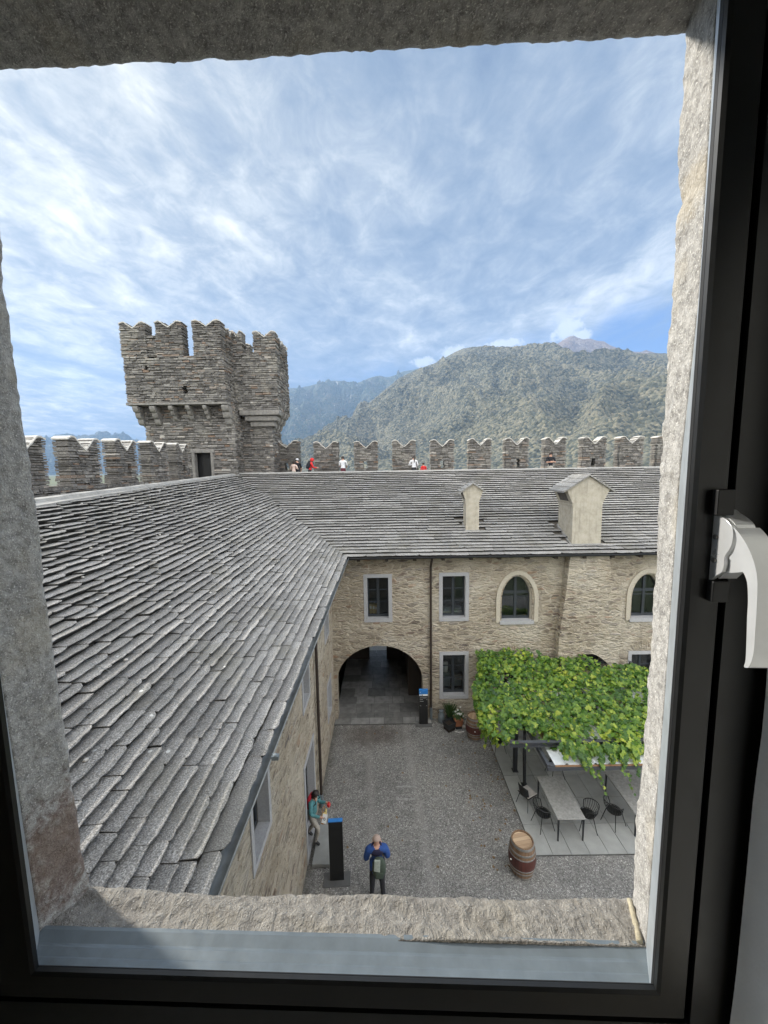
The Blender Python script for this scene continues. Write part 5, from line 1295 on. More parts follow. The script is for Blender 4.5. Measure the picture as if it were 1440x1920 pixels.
# ================================================================== people
def body(parent, name, nodes, edges, regions, mats, sub=2, root='pelvis'):
    """one continuous skinned body: nodes {key: (co, radius)}, edges between keys, regions {edge: material slot}"""
    keys = list(nodes); idx = {k: i for i, k in enumerate(keys)}
    me = bpy.data.meshes.new(name); me.from_pydata([nodes[k][0] for k in keys], [(idx[a], idx[b]) for a, b in edges], [])
    o = bpy.data.objects.new(name, me); COL.objects.link(o)
    sk = o.modifiers.new('skin', 'SKIN'); sk.use_smooth_shade = True
    for k in keys:
        r_ = nodes[k][1]; sv = me.skin_vertices[0].data[idx[k]]; sv.radius = (r_, r_) if not isinstance(r_, tuple) else r_; sv.use_root = (k == root)
    ss = o.modifiers.new('sub', 'SUBSURF'); ss.levels = sub; ss.render_levels = sub
    dg = bpy.context.evaluated_depsgraph_get(); m2 = bpy.data.meshes.new_from_object(o.evaluated_get(dg))
    bpy.data.objects.remove(o); m2.materials.clear()
    for x in mats: m2.materials.append(x)
    segs = [(Vector(nodes[a][0]), Vector(nodes[b][0]), regions.get((a, b), 0)) for a, b in edges]
    for p in m2.polygons:
        c = p.center; best = (1e9, 0)
        for a, b, r_ in segs:
            ab = b - a; t = max(0, min(1, (c - a).dot(ab) / max(1e-9, ab.length_squared))); dd = (c - a - ab * t).length
            if dd < best[0]: best = (dd, r_)
        p.material_index = best[1]; p.use_smooth = True
    cl = set()                                # folds in the cloth
    for p in m2.polygons:
        if p.material_index not in (2, 3): cl.update(p.vertices)
    nr = [v.normal.copy() for v in m2.vertices]
    for i in cl:
        q = m2.vertices[i].co; w_ = noise.noise(Vector((q.x * 13, q.y * 13, q.z * 22)) + parent.location) * .013 + noise.noise(q * 34) * .006
        m2.vertices[i].co = q + nr[i] * w_
    o = bpy.data.objects.new(name, m2); COL.objects.link(o); o.parent = parent
    return o
def fingers(nodes, edges, regions, side, wrist, d_, pal, slot, curl=.5):
    """palm, four unequal fingers and a thumb: d_ along the hand, pal the way the palm looks"""
    w = Vector(wrist); d_ = Vector(d_).normalized(); pal = Vector(pal).normalized(); s_ = d_.cross(pal).normalized() * (1 if side == 'r' else -1)
    k = 'palm' + side; nodes[k] = (w + d_ * .055, .026); edges.append(('wrist' + side, k)); regions[('wrist' + side, k)] = slot
    for i, (of, l) in enumerate(((-.030, .062), (-.010, .072), (.010, .068), (.030, .054))):
        a = w + d_ * .095 + s_ * of; b = a + d_ * l * .55 + pal * l * .25 * curl; c = b + d_ * l * .35 * (1 - curl) + pal * l * .45 * curl
        n0, n1, n2 = f'f{i}a{side}', f'f{i}b{side}', f'f{i}c{side}'
        nodes[n0] = (a, .010); nodes[n1] = (b, .009); nodes[n2] = (c, .0075); edges += [(k, n0), (n0, n1), (n1, n2)]
        for e_ in ((k, n0), (n0, n1), (n1, n2)): regions[e_] = slot
    a = w + d_ * .04 - s_ * .036 + pal * .008; b = a + d_ * .035 - s_ * .018 + pal * .018
    nodes['ta' + side] = (a, .012); nodes['tb' + side] = (b, .009); edges += [(k, 'ta' + side), ('ta' + side, 'tb' + side)]; regions[(k, 'ta' + side)] = slot; regions[('ta' + side, 'tb' + side)] = slot
def head_bits(root, c, rad, fwd, hair_mat, long_=0.0, bald=False, tail=False):
    """face and hair on a head centred at c and looking along fwd"""
    c = Vector(c); f = Vector(fwd).normalized(); s_ = f.cross(Vector((0, 0, 1))).normalized(); u_ = s_.cross(f)
    mb = MB()
    for sg in (-1, 1):
        mb.ball(c + f * rad * .93 + s_ * sg * .032 + u_ * .012, .011, .011, .009, 8, 6)
    mb.build('eyes', M_blackcl, root)
    mb = MB(); mb.ball(c + f * rad * 1.02 - u_ * .022, .014, .016, .020, 8, 6); 
    for sg in (-1, 1): mb.ball(c + s_ * sg * rad * .98 - u_ * .005 - f * .005, .012, .02, .028, 8, 6)
    mb.build('nose_and_ears', M_skin, root)
    mb = MB(); mb.ball(c + f * rad * .94 - u_ * .055, .022, .012, .007, 8, 5); mb.build('mouth', M_wine, root)
    mb = MB(); n, m_ = 20, 12; vs = []
    for i in range(m_ + 1):
        for k in range(n):
            th = math.pi * (.02 + .98 * i / m_ * (.50 if bald else .62 + long_ * .2)); ph = 2 * math.pi * k / n
            dv = u_ * math.cos(th) + (f * math.cos(ph) + s_ * math.sin(ph)) * math.sin(th)
            facing = math.cos(ph) * math.sin(th)
            grow = 1.13 if not bald else 1.03
            if facing > .50 and th > math.pi * .30: grow = .93
            if bald and th < math.pi * .34: grow = .95
            wob = 1 + (.03 * noise.noise(dv * 6) if not bald else 0)
            q = c + dv * rad * grow * wob * (1.0 if abs(dv.dot(u_)) < .5 else 1.06)
            if long_ and i == m_ and facing < .3: q -= u_ * long_ * .18
            vs.append(q)
    fs = [(i * n + k, (i + 1) * n + k, (i + 1) * n + (k + 1) % n, i * n + (k + 1) % n) for i in range(m_) for k in range(n)] + [tuple(range(n))]
    mb.add(vs, fs)
    if tail: mb.tube([c - f * rad * .9 + u_ * .02, c - f * (rad + .05) - u_ * .06, c - f * (rad + .04) - u_ * .22, c - f * (rad + .02) - u_ * .34], [.03, .038, .03, .008], 8)
    fixn(mb.build('hair', hair_mat, root, smooth=True))

def person(label, loc, rz, H=1.72, top=0, legs=1, skin=2, shoe=3, mats=(), armL=None, armR=None, lean=0.0, headf=(0, 1, -.1), legL=None, legR=None, hair=M_hair, bald=False, long_=0.0, tail=False, group=None, sleeves='long', hand=True, width=1.0, sub=2, bulk=1.0):
    """standing figure looking along local +y; arms given as (elbow, wrist, hand direction, palm direction)"""
    t = thing('person', label, 'person', loc, rz, group); h = H; w_ = width
    L = lambda z: lean * max(0, z - .5) * h
    V = lambda x, y, z: Vector((x * h * w_, y * h + L(z), z * h))
    nodes = {'pelvis': (V(0, 0, .525), .088 * h * .62), 'waist': (V(0, .004, .62), (.080 * h, .060 * h)), 'chest': (V(0, .0, .735), (.100 * h, .070 * h)), 'collar': (V(0, -.004, .805), (.070 * h, .050 * h)), 'neck': (V(0, .006, .845), .034 * h), 'jaw': (V(0, .018, .880), .043 * h), 'skull': (V(0, .012, .935), (.046 * h, .054 * h)), 'crown': (V(0, .008, .972), .032 * h)}
    edges = [('pelvis', 'waist'), ('waist', 'chest'), ('chest', 'collar'), ('collar', 'neck'), ('neck', 'jaw'), ('jaw', 'skull'), ('skull', 'crown')]
    regions = {('pelvis', 'waist'): top, ('waist', 'chest'): top, ('chest', 'collar'): top, ('collar', 'neck'): skin, ('neck', 'jaw'): skin, ('jaw', 'skull'): skin, ('skull', 'crown'): skin}
    for sd_, sg, arm, lg in (('l', -1, armL, legL), ('r', 1, armR, legR)):
        sh = V(sg * .108, -.002, .800); nodes['sh' + sd_] = (sh, .046 * h * bulk)
        el, wr, hd, pl = arm or (V(sg * .145, -.01, .635), V(sg * .15, .03, .49), (0, .1, -1), (-sg, .3, 0))
        nodes['el' + sd_] = (Vector(el), .033 * h * bulk); nodes['wrist' + sd_] = (Vector(wr), .021 * h)
        edges += [('collar', 'sh' + sd_), ('sh' + sd_, 'el' + sd_), ('el' + sd_, 'wrist' + sd_)]
        regions[('collar', 'sh' + sd_)] = top; regions[('sh' + sd_, 'el' + sd_)] = top; regions[('el' + sd_, 'wrist' + sd_)] = top if sleeves == 'long' else skin
        if hand: fingers(nodes, edges, regions, sd_, wr, hd, pl, skin)
        kn, an, toe = lg or (V(sg * .058, .012, .285), V(sg * .062, -.01, .045), V(sg * .075, .085, .018))
        nodes['hip' + sd_] = (V(sg * .052, 0, .49), .062 * h); nodes['kn' + sd_] = (Vector(kn), .042 * h); nodes['an' + sd_] = (Vector(an), .028 * h); nodes['toe' + sd_] = (Vector(toe), .024 * h)
        edges += [('pelvis', 'hip' + sd_), ('hip' + sd_, 'kn' + sd_), ('kn' + sd_, 'an' + sd_), ('an' + sd_, 'toe' + sd_)]
        for e_ in (('pelvis', 'hip' + sd_), ('hip' + sd_, 'kn' + sd_), ('kn' + sd_, 'an' + sd_)): regions[e_] = legs
        regions[('an' + sd_, 'toe' + sd_)] = shoe
    body(t, 'body', nodes, edges, regions, mats, sub)
    head_bits(t, nodes['skull'][0] - Vector((0, 0, .008 * h)), .056 * h, headf, hair, long_, bald, tail)
    return t, nodes

def backpack(label, loc, rz, w, dpt, h, mts, group=None, lean=0.0, flap=True):
    t = thing('backpack', label, 'backpack', loc, rz, group); t.rotation_euler.x = lean
    mb = MB(); n = 16; rows = 12; vs = []
    for i in range(rows + 1):
        f = i / rows; z = h * f; k_ = math.sin(math.pi * min(1, .12 + f * .80)) ** .5
        for k in range(n):
            a = 2 * math.pi * k / n; ca, sa = math.cos(a), math.sin(a); q = (abs(ca) ** 4 + abs(sa) ** 4) ** -.25
            vs.append((ca * q * w / 2 * k_, sa * q * dpt / 2 * k_ * (1.05 - .25 * f) - dpt * .5, z))
    mb.add(vs, [(i * n + k, i * n + (k + 1) % n, (i + 1) * n + (k + 1) % n, (i + 1) * n + k) for i in range(rows) for k in range(n)] + [tuple(reversed(range(n))), tuple(rows * n + k for k in range(n))]); mb.build('bag', mts[0], t, smooth=True)
    if flap:
        mb = MB(); mb.hexa([(-w * .40, -dpt * 1.04, h * .50), (w * .05, -dpt * 1.05, h * .40), (w * .05, -dpt * .9, h * .40), (-w * .40, -dpt * .88, h * .50), (-w * .34, -dpt * .86, h * .98), (w * .10, -dpt * .86, h * .98), (w * .1, -dpt * .6, h * 1.0), (-w * .34, -dpt * .6, h * 1.0)]); bevel(mb.build('flap', mts[1], t), .02, 2)
        mb = MB(); mb.hexa([(-w * .30, -dpt * 1.12, h * .08), (w * .30, -dpt * 1.12, h * .08), (w * .3, -dpt * .9, h * .08), (-w * .3, -dpt * .9, h * .08), (-w * .28, -dpt * 1.08, h * .38), (w * .28, -dpt * 1.08, h * .38), (w * .28, -dpt * .9, h * .38), (-w * .28, -dpt * .9, h * .38)]); bevel(mb.build('pocket', mts[0], t), .02, 2)
    for sg in (-1, 1):
        mb = MB(); mb.tube([(sg * w * .28, -.01, h * .12), (sg * w * .44, .04, h * .4), (sg * w * .38, .13, h * .75), (sg * w * .30, .06, h * 1.02), (sg * w * .26, -.02, h * .92)], .014, 6); mb.build('strap', mts[-1], t)
    return t

# man in blue looking at his phone or camera, seen from behind
mp = onz(706, 1567, 1.80)
man, nn = person('bald man in blue jacket standing on the gravel with his back to the window', (mp.x, mp.y, 0), R(4), 1.80, 0, 1, 2, 3, (M_bluejkt, M_darktr, M_skin, M_shoe),
    armL=(Vector((-.29, .02, 1.13)), Vector((-.13, .26, 1.28)), (.6, .4, .5), (.8, .2, 0)), armR=(Vector((.29, .03, 1.15)), Vector((.13, .26, 1.30)), (-.6, .4, .5), (-.8, .2, 0)), headf=(0, 1, -.25), hair=M_greyhair, bald=True, lean=.02, width=1.12, bulk=1.3,
    legL=(Vector((-.13, .02, .51)), Vector((-.15, -.01, .08)), Vector((-.17, .15, .035))), legR=(Vector((.12, .02, .51)), Vector((.15, -.01, .08)), Vector((.18, .15, .035))))
mb = MB(); n = 14                             # hood lying on the shoulders, jacket hem
mb.ball((0, -.075, 1.42), .165, .06, .10, 14, 8); mb.tube([(-.12, -.02, 1.50), (-.09, .07, 1.53), (0, .10, 1.51), (.09, .07, 1.53), (.12, -.02, 1.50)], .03, 8); mb.build('hood', M_dhood, man, smooth=True)
mb = MB(); mb.lathe([(.155, .80), (.168, .86), (.172, .98), (.165, 1.10)], (0, 0, 0), 20)
for k, v_ in enumerate(mb.v): mb.v[k] = (v_[0] * 1.15, v_[1] * .82 + .015, v_[2])
mb.build('jacket_hem', M_bluejkt, man, smooth=True)
p = man.location + Matrix.Rotation(R(4), 4, 'Z') @ Vector((.04, -.115, .90)); backpack('grey green rucksack hanging on the back of the man in blue', p, R(4), .34, .19, .50, (M_olive, M_sage, M_blackcl))
mb = MB(); mb.box((-.04, 0, -.06), (.04, .012, .06)); o = bevel(mb.build('phone', M_black), .004); o.location = man.location + Matrix.Rotation(R(4), 4, 'Z') @ Vector((0, .34, 1.335)); o.rotation_euler = (R(-25), 0, 0); tag(o, 'dark phone held up in both hands by the man in blue', 'phone')

# woman stepping out of the side door, reading a leaflet
wl = onz(600, 1580, .12); wx, wy = wl.x - .06, wl.y + .10
wrz = R(-110)
wom, nn = person('woman in teal pullover and beige trousers stepping out of the side door', (wx - .16, wy, .12), wrz, 1.64, 0, 1, 2, 3, (M_teal, M_beige, M_skin, M_shoe),
    armR=(Vector((.24, .10, 1.06)), Vector((.17, .36, 1.00)), (-.2, .9, -.1), (-.6, 0, .5)), armL=(Vector((-.24, .12, 1.05)), Vector((-.20, .37, 1.14)), (.1, .9, .2), (.6, 0, .4)), headf=(.15, .8, -.7), lean=.16, long_=.35,
    legR=(Vector((.10, .26, .53)), Vector((.09, .14, .085)), Vector((.11, .29, .03))), legL=(Vector((-.10, .0, .48)), Vector((-.09, -.20, .11)), Vector((-.09, -.06, .03))))
Mw = Matrix.Translation(wom.location) @ Matrix.Rotation(wrz, 4, 'Z')
backpack('bright red rucksack on the back of the woman in teal', Mw @ Vector((0, -.005, 1.02)), wrz, .30, .20, .46, (M_red, M_red, M_blackcl), flap=False, lean=R(-14))
mb = MB(); mb.box((-.075, -.105, 0), (.075, .105, .004)); mb.lathe([(.034, .0045), (.034, .006)], (0, -.01, 0), 16, 1); mb.lathe([(.016, .0065), (.016, .008)], (0, -.01, 0), 12, 0)
o = mb.build('leaflet', [M_white, M_greybox]); o.location = Mw @ Vector((.15, .50, .985)); o.rotation_euler = (R(48), 0, R(-15)); tag(o, 'white folded leaflet with a round grey emblem in the hand of the woman in teal', 'leaflet')
mb = MB(); mb.box((-.05, -.035, -.06), (.05, .035, .06)); o = bevel(mb.build('purse', M_redj), .012); o.location = Mw @ Vector((-.17, .47, 1.13)); o.rotation_euler = (0, .3, wrz); tag(o, 'small dark red purse in the raised hand of the woman in teal', 'purse')
t = thing('shoulder_bag', 'orange brown cloth bag hanging in front of the woman in teal', 'bag', Mw @ Vector((-.10, .33, .62)), wrz)
mb = MB()
mb.hexa([(-.12, -.05, 0), (.12, -.05, 0), (.12, .05, 0), (-.12, .05, 0), (-.10, -.025, .26), (.10, -.025, .26), (.10, .025, .26), (-.10, .025, .26)]); bevel(mb.build('pouch', M_orange, t), .02, 2)
mb = MB(); mb.tube([(-.09, 0, .26), (-.07, .0, .42), (.0, .02, .50), (.07, 0, .42), (.09, 0, .26)], .008, 6); mb.build('strap', M_orange, t)
mb = MB(); mb.tube([(-.11, .02, .30), (-.02, .05, .24), (.09, .03, .31)], [.03, .04, .03], 8); mb.build('scarf', M_yel, t)

# visitors on the wall walk behind the roof ridge
ZW = 10.15
def walker(px_, py_top, H, rz, label, mats, y=23.55, **k):
    P = ony(px_, 870, y); return person(label, (P.x, y, ZW), rz, H, 0, 1, 2, 3, mats, group=None, sub=1, **k)[0]
fold_arm = lambda sg, h: (Vector((sg * .17 * h, .06 * h, .64 * h)), Vector((sg * .05 * h, .17 * h, .67 * h)), (-sg, .4, .1), (0, -1, .3))
walker(643, 855, 1.70, R(0), 'person in white shirt and dark red skirt looking over the wall, seen from behind', (M_whitecl, M_wine, M_skin, M_shoe), armL=(Vector((-.22, .10, 1.12)), Vector((-.16, .30, 1.02)), (0, 1, 0), (0, 0, -1)), armR=(Vector((.22, .10, 1.12)), Vector((.16, .30, 1.02)), (0, 1, 0), (0, 0, -1)), sleeves='short')
w2 = walker(776, 857, 1.66, R(8), 'woman in white top with long dark ponytail and black shoulder strap on the wall walk', (M_whitecl, M_darktr, M_skin, M_shoe), tail=True, armL=fold_arm(-1, 1.66), armR=(Vector((.23, .02, 1.06)), Vector((.17, .12, .90)), (0, .3, -1), (-1, 0, 0)))
Pq = w2.location; t = thing('shoulder_bag', 'black handbag at the side of the woman with the ponytail on the wall walk', 'bag', (Pq.x + .24, Pq.y, ZW + .66))
mb = MB(); mb.box((-.04, -.12, 0), (.04, .12, .22)); bevel(mb.build('pouch', M_black, t), .015); mb = MB(); mb.tube([(0, -.1, .22), (-.08, -.08, .55), (-.12, -.02, .72), (-.10, .06, .62), (0, .1, .22)], .012, 6); mb.build('strap', M_black, t)
w3 = walker(580, 860, 1.60, R(-75), 'stooping person in a red jacket carrying a black rucksack on the wall walk', (M_redj, M_darktr, M_skin, M_shoe), lean=.22, armL=(Vector((-.2, .22, 1.02)), Vector((-.15, .42, 1.0)), (0, 1, 0), (0, 0, -1)), armR=(Vector((.2, .22, 1.02)), Vector((.15, .42, 1.0)), (0, 1, 0), (0, 0, -1)))
mb = MB(); c = Vector((0, .36 * 1.6 * .0 + .17, 1.49)); mb.ball(c, .115, .125, .125, 12, 8); mb.build('hood', M_redj, w3, smooth=True)
q = w3.location + Matrix.Rotation(R(-75), 4, 'Z') @ Vector((0, .0, .92)); backpack('black rucksack on the stooping person in red', q, R(-75), .33, .26, .50, (M_blackcl, M_blackcl, M_blackcl), flap=False, lean=R(-18))
w4 = walker(558, 860, 1.60, R(40), 'dark haired person in black top with pale cap beside the cream dressed visitor', (M_blackcl, M_darktr, M_skin, M_shoe), y=23.75, armL=fold_arm(-1, 1.6), armR=(Vector((.25, .03, 1.02)), Vector((.27, .1, .86)), (0, .3, -1), (-1, 0, 0)), sleeves='short', lean=.08)
mb = MB(); mb.ball((0, .03, 1.53), .095, .10, .07, 12, 8); mb.build('cap', M_whitecl, w4, smooth=True)
walker(550, 868, 1.46, R(-20), 'small person in cream blouse leaning by the first merlon next to the tower', (M_cream, M_beige, M_skin, M_shoe), y=23.4, armL=fold_arm(-1, 1.46), armR=fold_arm(1, 1.46), lean=.10, long_=.4)
walker(1032, 848, 1.74, R(172), 'man in black polo shirt and pale trousers with folded arms facing the courtyard', (M_blackcl, M_beige, M_skin, M_shoe), armL=(Vector((-.27, .08, 1.12)), Vector((-.08, .22, 1.16)), (1, .2, 0), (0, -1, 0)), armR=(Vector((.27, .08, 1.12)), Vector((.08, .24, 1.13)), (-1, .2, 0), (0, -1, 0)), sleeves='short', y=23.5)
walker(794, 874, 1.22, R(20), 'child in a red top barely showing above the roof ridge', (M_redj, M_darktr, M_skin, M_shoe), y=23.6)

# ================================================================== the window we look through
DO, DI, DG, DS = .54, .465, .420, .402       # outer edge, stone edge, glass and sash planes, metres from the eye
hs = thing('castle_room', 'granite framed window opening in the plastered room the view is taken from', 'room', tuple(EYE))
def H_(o): return localise(o, hs)
def curve_of(pix, D): return sorted([(onw(x, y, D)[1], onw(x, y, D)[0]) for x, y in pix])
def interp(c, z):
    if z <= c[0][0]: a, b = c[0], c[1]
    elif z >= c[-1][0]: a, b = c[-2], c[-1]
    else:
        for a, b in zip(c, c[1:]):
            if a[0] <= z <= b[0]: break
    return a[1] + (b[1] - a[1]) * (z - a[0]) / max(1e-6, b[0] - a[0])
def grain(p): return noise.noise(p * 24) * .0014 + noise.noise(p * 70) * .0012 + noise.noise(p * 170) * .0009
def rough(mb, sec_fn, params, closed=True):
    """sweep a closed section (list of world points with outward hints) along params, roughened"""
    rings = [sec_fn(t) for t in params]; n = len(rings[0]); vs = []
    for i, r_ in enumerate(rings):
        for k, (p, nn_, am) in enumerate(r_): vs.append(p + Vector(nn_) * grain(p) * am * 1.6)
    fs = [(i * n + k, i * n + (k + 1) % n, (i + 1) * n + (k + 1) % n, (i + 1) * n + k) for i in range(len(rings) - 1) for k in range(n)]
    fs += [tuple(range(n)), tuple((len(rings) - 1) * n + k for k in reversed(range(n)))]
    mb.add(vs, fs)
R_out = curve_of([(1287, -60), (1280, 72), (1277, 150), (1272, 230), (1268, 300), (1266, 355), (1268, 380), (1273, 392), (1272, 400), (1263, 412), (1259, 480), (1255, 560), (1250, 640), (1245, 720), (1240, 800), (1235, 880), (1229, 960), (1226, 1040), (1222, 1120), (1216, 1200), (1212, 1290), (1206, 1380), (1199, 1460), (1190, 1520), (1187, 1600), (1184, 1680), (1180, 1760)], DO)
R_in = curve_of([(1340, 70), (1310, 560), (1275, 880), (1245, 1320), (1240, 1380), (1211, 1770)], DI)
L_out = curve_of([(-32, 100), (-10, 280), (0, 365), (5, 430), (10, 480), (8, 500), (16, 560), (26, 600), (35, 680), (47, 760), (56, 830), (66, 890), (75, 960), (84, 1030), (92, 1110), (101, 1180), (112, 1260), (122, 1330), (132, 1400), (142, 1470), (150, 1530), (158, 1590), (166, 1630), (176, 1660), (184, 1720)], DO)
L_in = curve_of([(-60, 700), (0, 1262), (38, 1510), (78, 1768)], DI)
def jamb_sec(z, out, inn, sg):
    uo, ui = interp(out, z), interp(inn, z); sec = []; n = 16
    for k in range(n + 1):
        f = k / n; u_ = ui + (uo - ui) * f; D = DI + (DO - DI) * f
        rnd_ = max(0, f - .86) / .14; sec.append((wp(u_ + sg * .006 * rnd_ ** 2, D - .0, z), WU * -sg, .3 + min(1, f * 4) * .9))
    for k in range(1, 7): sec.append((wp(uo + sg * (.006 + .05 * k), DO + .002, z), WN, 1.2))
    sec.append((wp(uo + sg * .36, DI, z), WU * sg, 0))
    return sec
zs = [-.80 + 1.62 * i / 260 for i in range(261)]
mb = MB(); rough(mb, lambda z: jamb_sec(z, R_out, R_in, 1), zs); H_(fixn(mb.build('jamb', M_granite, hs, smooth=True)))
mb = MB(); rough(mb, lambda z: jamb_sec(z, L_out, L_in, -1), zs); H_(fixn(mb.build('jamb', M_granite, hs, smooth=True)))
T_out = sorted([onw(x, y, DO) for x, y in ((-80, 142), (0, 138), (60, 135), (100, 134), (230, 130), (260, 127), (400, 119), (480, 117), (560, 112), (620, 110), (700, 104), (780, 101), (850, 95), (920, 93), (1000, 90), (1080, 85), (1150, 82), (1220, 76), (1283, 72), (1400, 64))])
def lint_sec(u_):
    zo = interp(T_out, u_); sec = []; n = 18
    for k in range(n + 1):
        f = k / n; rnd_ = max(0, f - .86) / .14; sec.append((wp(u_, DI + (DO - DI) * f, zo + .012 * (1 - f) + .005 * rnd_ ** 2), (0, 0, -1), .3 + min(1, f * 4) * .9))
    for k in range(1, 6): sec.append((wp(u_, DO + .002, zo + .005 + .05 * k), WN, 1.2))
    sec.append((wp(u_, DI, zo + .26), (0, 0, 1), 0)); return sec
mb = MB(); rough(mb, lint_sec, [-.62 + 1.16 * i / 240 for i in range(241)]); H_(fixn(mb.build('lintel', M_granite, hs, smooth=True)))
S_out = sorted([onw(x, y, DO) for x, y in ((60, 1650), (175, 1660), (250, 1664), (300, 1668), (350, 1667), (420, 1672), (500, 1674), (560, 1673), (650, 1677), (720, 1674), (800, 1679), (870, 1677), (1000, 1681), (1100, 1680), (1185, 1682), (1300, 1686))])
S_in = sorted([onw(x, y, DI) for x, y in ((100, 1752), (650, 1762), (1215, 1772))])
def sill_sec(u_):
    zo, zi = interp(S_out, u_), interp(S_in, u_); sec = []; n = 20
    for k in range(n + 1):
        f = k / n; rnd_ = max(0, f - .84) / .16; sec.append((wp(u_, DI + (DO - DI) * f, zi + (zo - zi) * f - .004 * rnd_ ** 2 + .0025 * math.sin(f * 9 + u_ * 14)), (0, 0, 1), .3 + min(1, f * 4) * 1.3))
    for k in range(1, 5): sec.append((wp(u_, DO + .003, zo - .004 - .04 * k), WN, 1.2))
    sec.append((wp(u_, DI, zo - .16), (0, 0, -1), 0)); return sec
mb = MB(); rough(mb, sill_sec, [-.60 + 1.10 * i / 300 for i in range(301)]); H_(fixn(mb.build('sill', M_sill, hs, smooth=True)))
# mortar fillet in the right sill corner, outer wall, room
ZT, ZL = .80, -.80
def wbox(mb, u0_, u1_, D0, D1, z0, z1, mi=0):
    mb.hexa([wp(u0_, D0, z0), wp(u1_, D0, z0), wp(u1_, D1, z0), wp(u0_, D1, z0), wp(u0_, D0, z1), wp(u1_, D0, z1), wp(u1_, D1, z1), wp(u0_, D1, z1)], mi)
mb = MB()
wbox(mb, -6, -.78, .06, DO - .004, -10.9, 5); wbox(mb, .72, 6, .06, DO - .004, -10.9, 5); wbox(mb, -.78, .72, .06, DO - .004, .93, 5); wbox(mb, -.78, .72, .06, DO - .004, -10.9, -.84)
H_(mb.build('wall', M_rubble, hs))
uf0, uf1 = onw(1225, 1240, DO - .01)[0] - .03, 0
mb = MB(); pts = []
for i in range(9): f = i / 8; pts.append((interp(R_in, -.64) * (1 - f) + interp(R_out, -.66) * f - .004, DI + .004 + (DO - DI - .01) * f))
fp_, fr_ = [], []
for i, (ua, Da) in enumerate(pts):
    za = interp(S_in, ua) + (interp(S_out, ua) - interp(S_in, ua)) * i / 8; fp_.append(wp(ua - .002, Da, za + .001)); fr_.append(.0036 + .0005 * math.sin(i * 2.3 + 1))
mb.tube(fp_, fr_, 12)
M_fillet = simple('yellowish pointing mortar', (.50, .44, .31), .9, var=.25, scale=90, bmp=.004)
H_(mb.build('mortar_fillet', M_fillet, hs, smooth=True))
# white reveal: right side as the photo shows it
DR = .396
uR = onw(1402, 1560, DR)[0]; uLr = -.74; zTr, zBr = .86, -.78
mb = MB()
A = [(uLr, zBr), (uR, zBr), (uR, zTr), (uLr, zTr)]; B = [(uLr - .25, zBr - .22), (uR + .14, zBr - .22), (uR + .14, zTr + .2), (uLr - .25, zTr + .2)]
N = 40
def side(a0, a1, b0, b1):
    vs = []; M_ = 8
    for i in range(N + 1):
        for k in range(M_ + 1):
            f, g_ = i / N, k / M_; p0 = (a0[0] + (a1[0] - a0[0]) * f, a0[1] + (a1[1] - a0[1]) * f); p1 = (b0[0] + (b1[0] - b0[0]) * f, b0[1] + (b1[1] - b0[1]) * f)
            q = wp(p0[0] + (p1[0] - p0[0]) * g_, .394 - .385 * g_, p0[1] + (p1[1] - p0[1]) * g_); vs.append(q + WU * noise.noise(q * 9) * .004)
    mb.add(vs, [(i * (M_ + 1) + k, i * (M_ + 1) + k + 1, (i + 1) * (M_ + 1) + k + 1, (i + 1) * (M_ + 1) + k) for i in range(N) for k in range(M_)])
for i in range(4): side(A[i], A[(i + 1) % 4], B[i], B[(i + 1) % 4])
H_(mb.build('reveal', M_whitewall, hs, smooth=True))
mb = MB(); mb.panel([(-2.2, -1.55), (2.2, -1.55), (2.2, 1.5), (-2.2, 1.5)], [B], EYE + WN * .008, WU, (0, 0, 1), WN, .02)
mb.panel([(-3.4, -1.55), (.008, -1.55), (.008, 1.5), (-3.4, 1.5)], [[(-1.5, -.5), (-.50, -.5), (-.50, .9), (-1.5, .9)]], EYE - WU * 2.2, WN, (0, 0, 1), -WU, .3)   # opening added in the unseen left wall to light the white reveal
for (a, b) in (((2.2, 0), (2.2, -3.4)), ((-2.2, -3.4), (2.2, -3.4))):
    P0, P1 = EYE + WU * a[0] + WN * (a[1] + .008), EYE + WU * b[0] + WN * b[1]; mb.add([P0 + Vector((0, 0, -1.55)), P1 + Vector((0, 0, -1.55)), P1 + Vector((0, 0, 1.5)), P0 + Vector((0, 0, 1.5))], [(0, 1, 2, 3)])
H_(mb.build('inner_wall', M_whitewall, hs))
mb = MB(); wbox(mb, -2.25, 2.25, -3.45, .05, 1.5, 1.6); H_(mb.build('ceiling', M_whitewall, hs))
mb = MB(); wbox(mb, -2.25, 2.25, -3.45, .05, -1.65, -1.55); H_(mb.build('floor', M_roomfloor, hs))

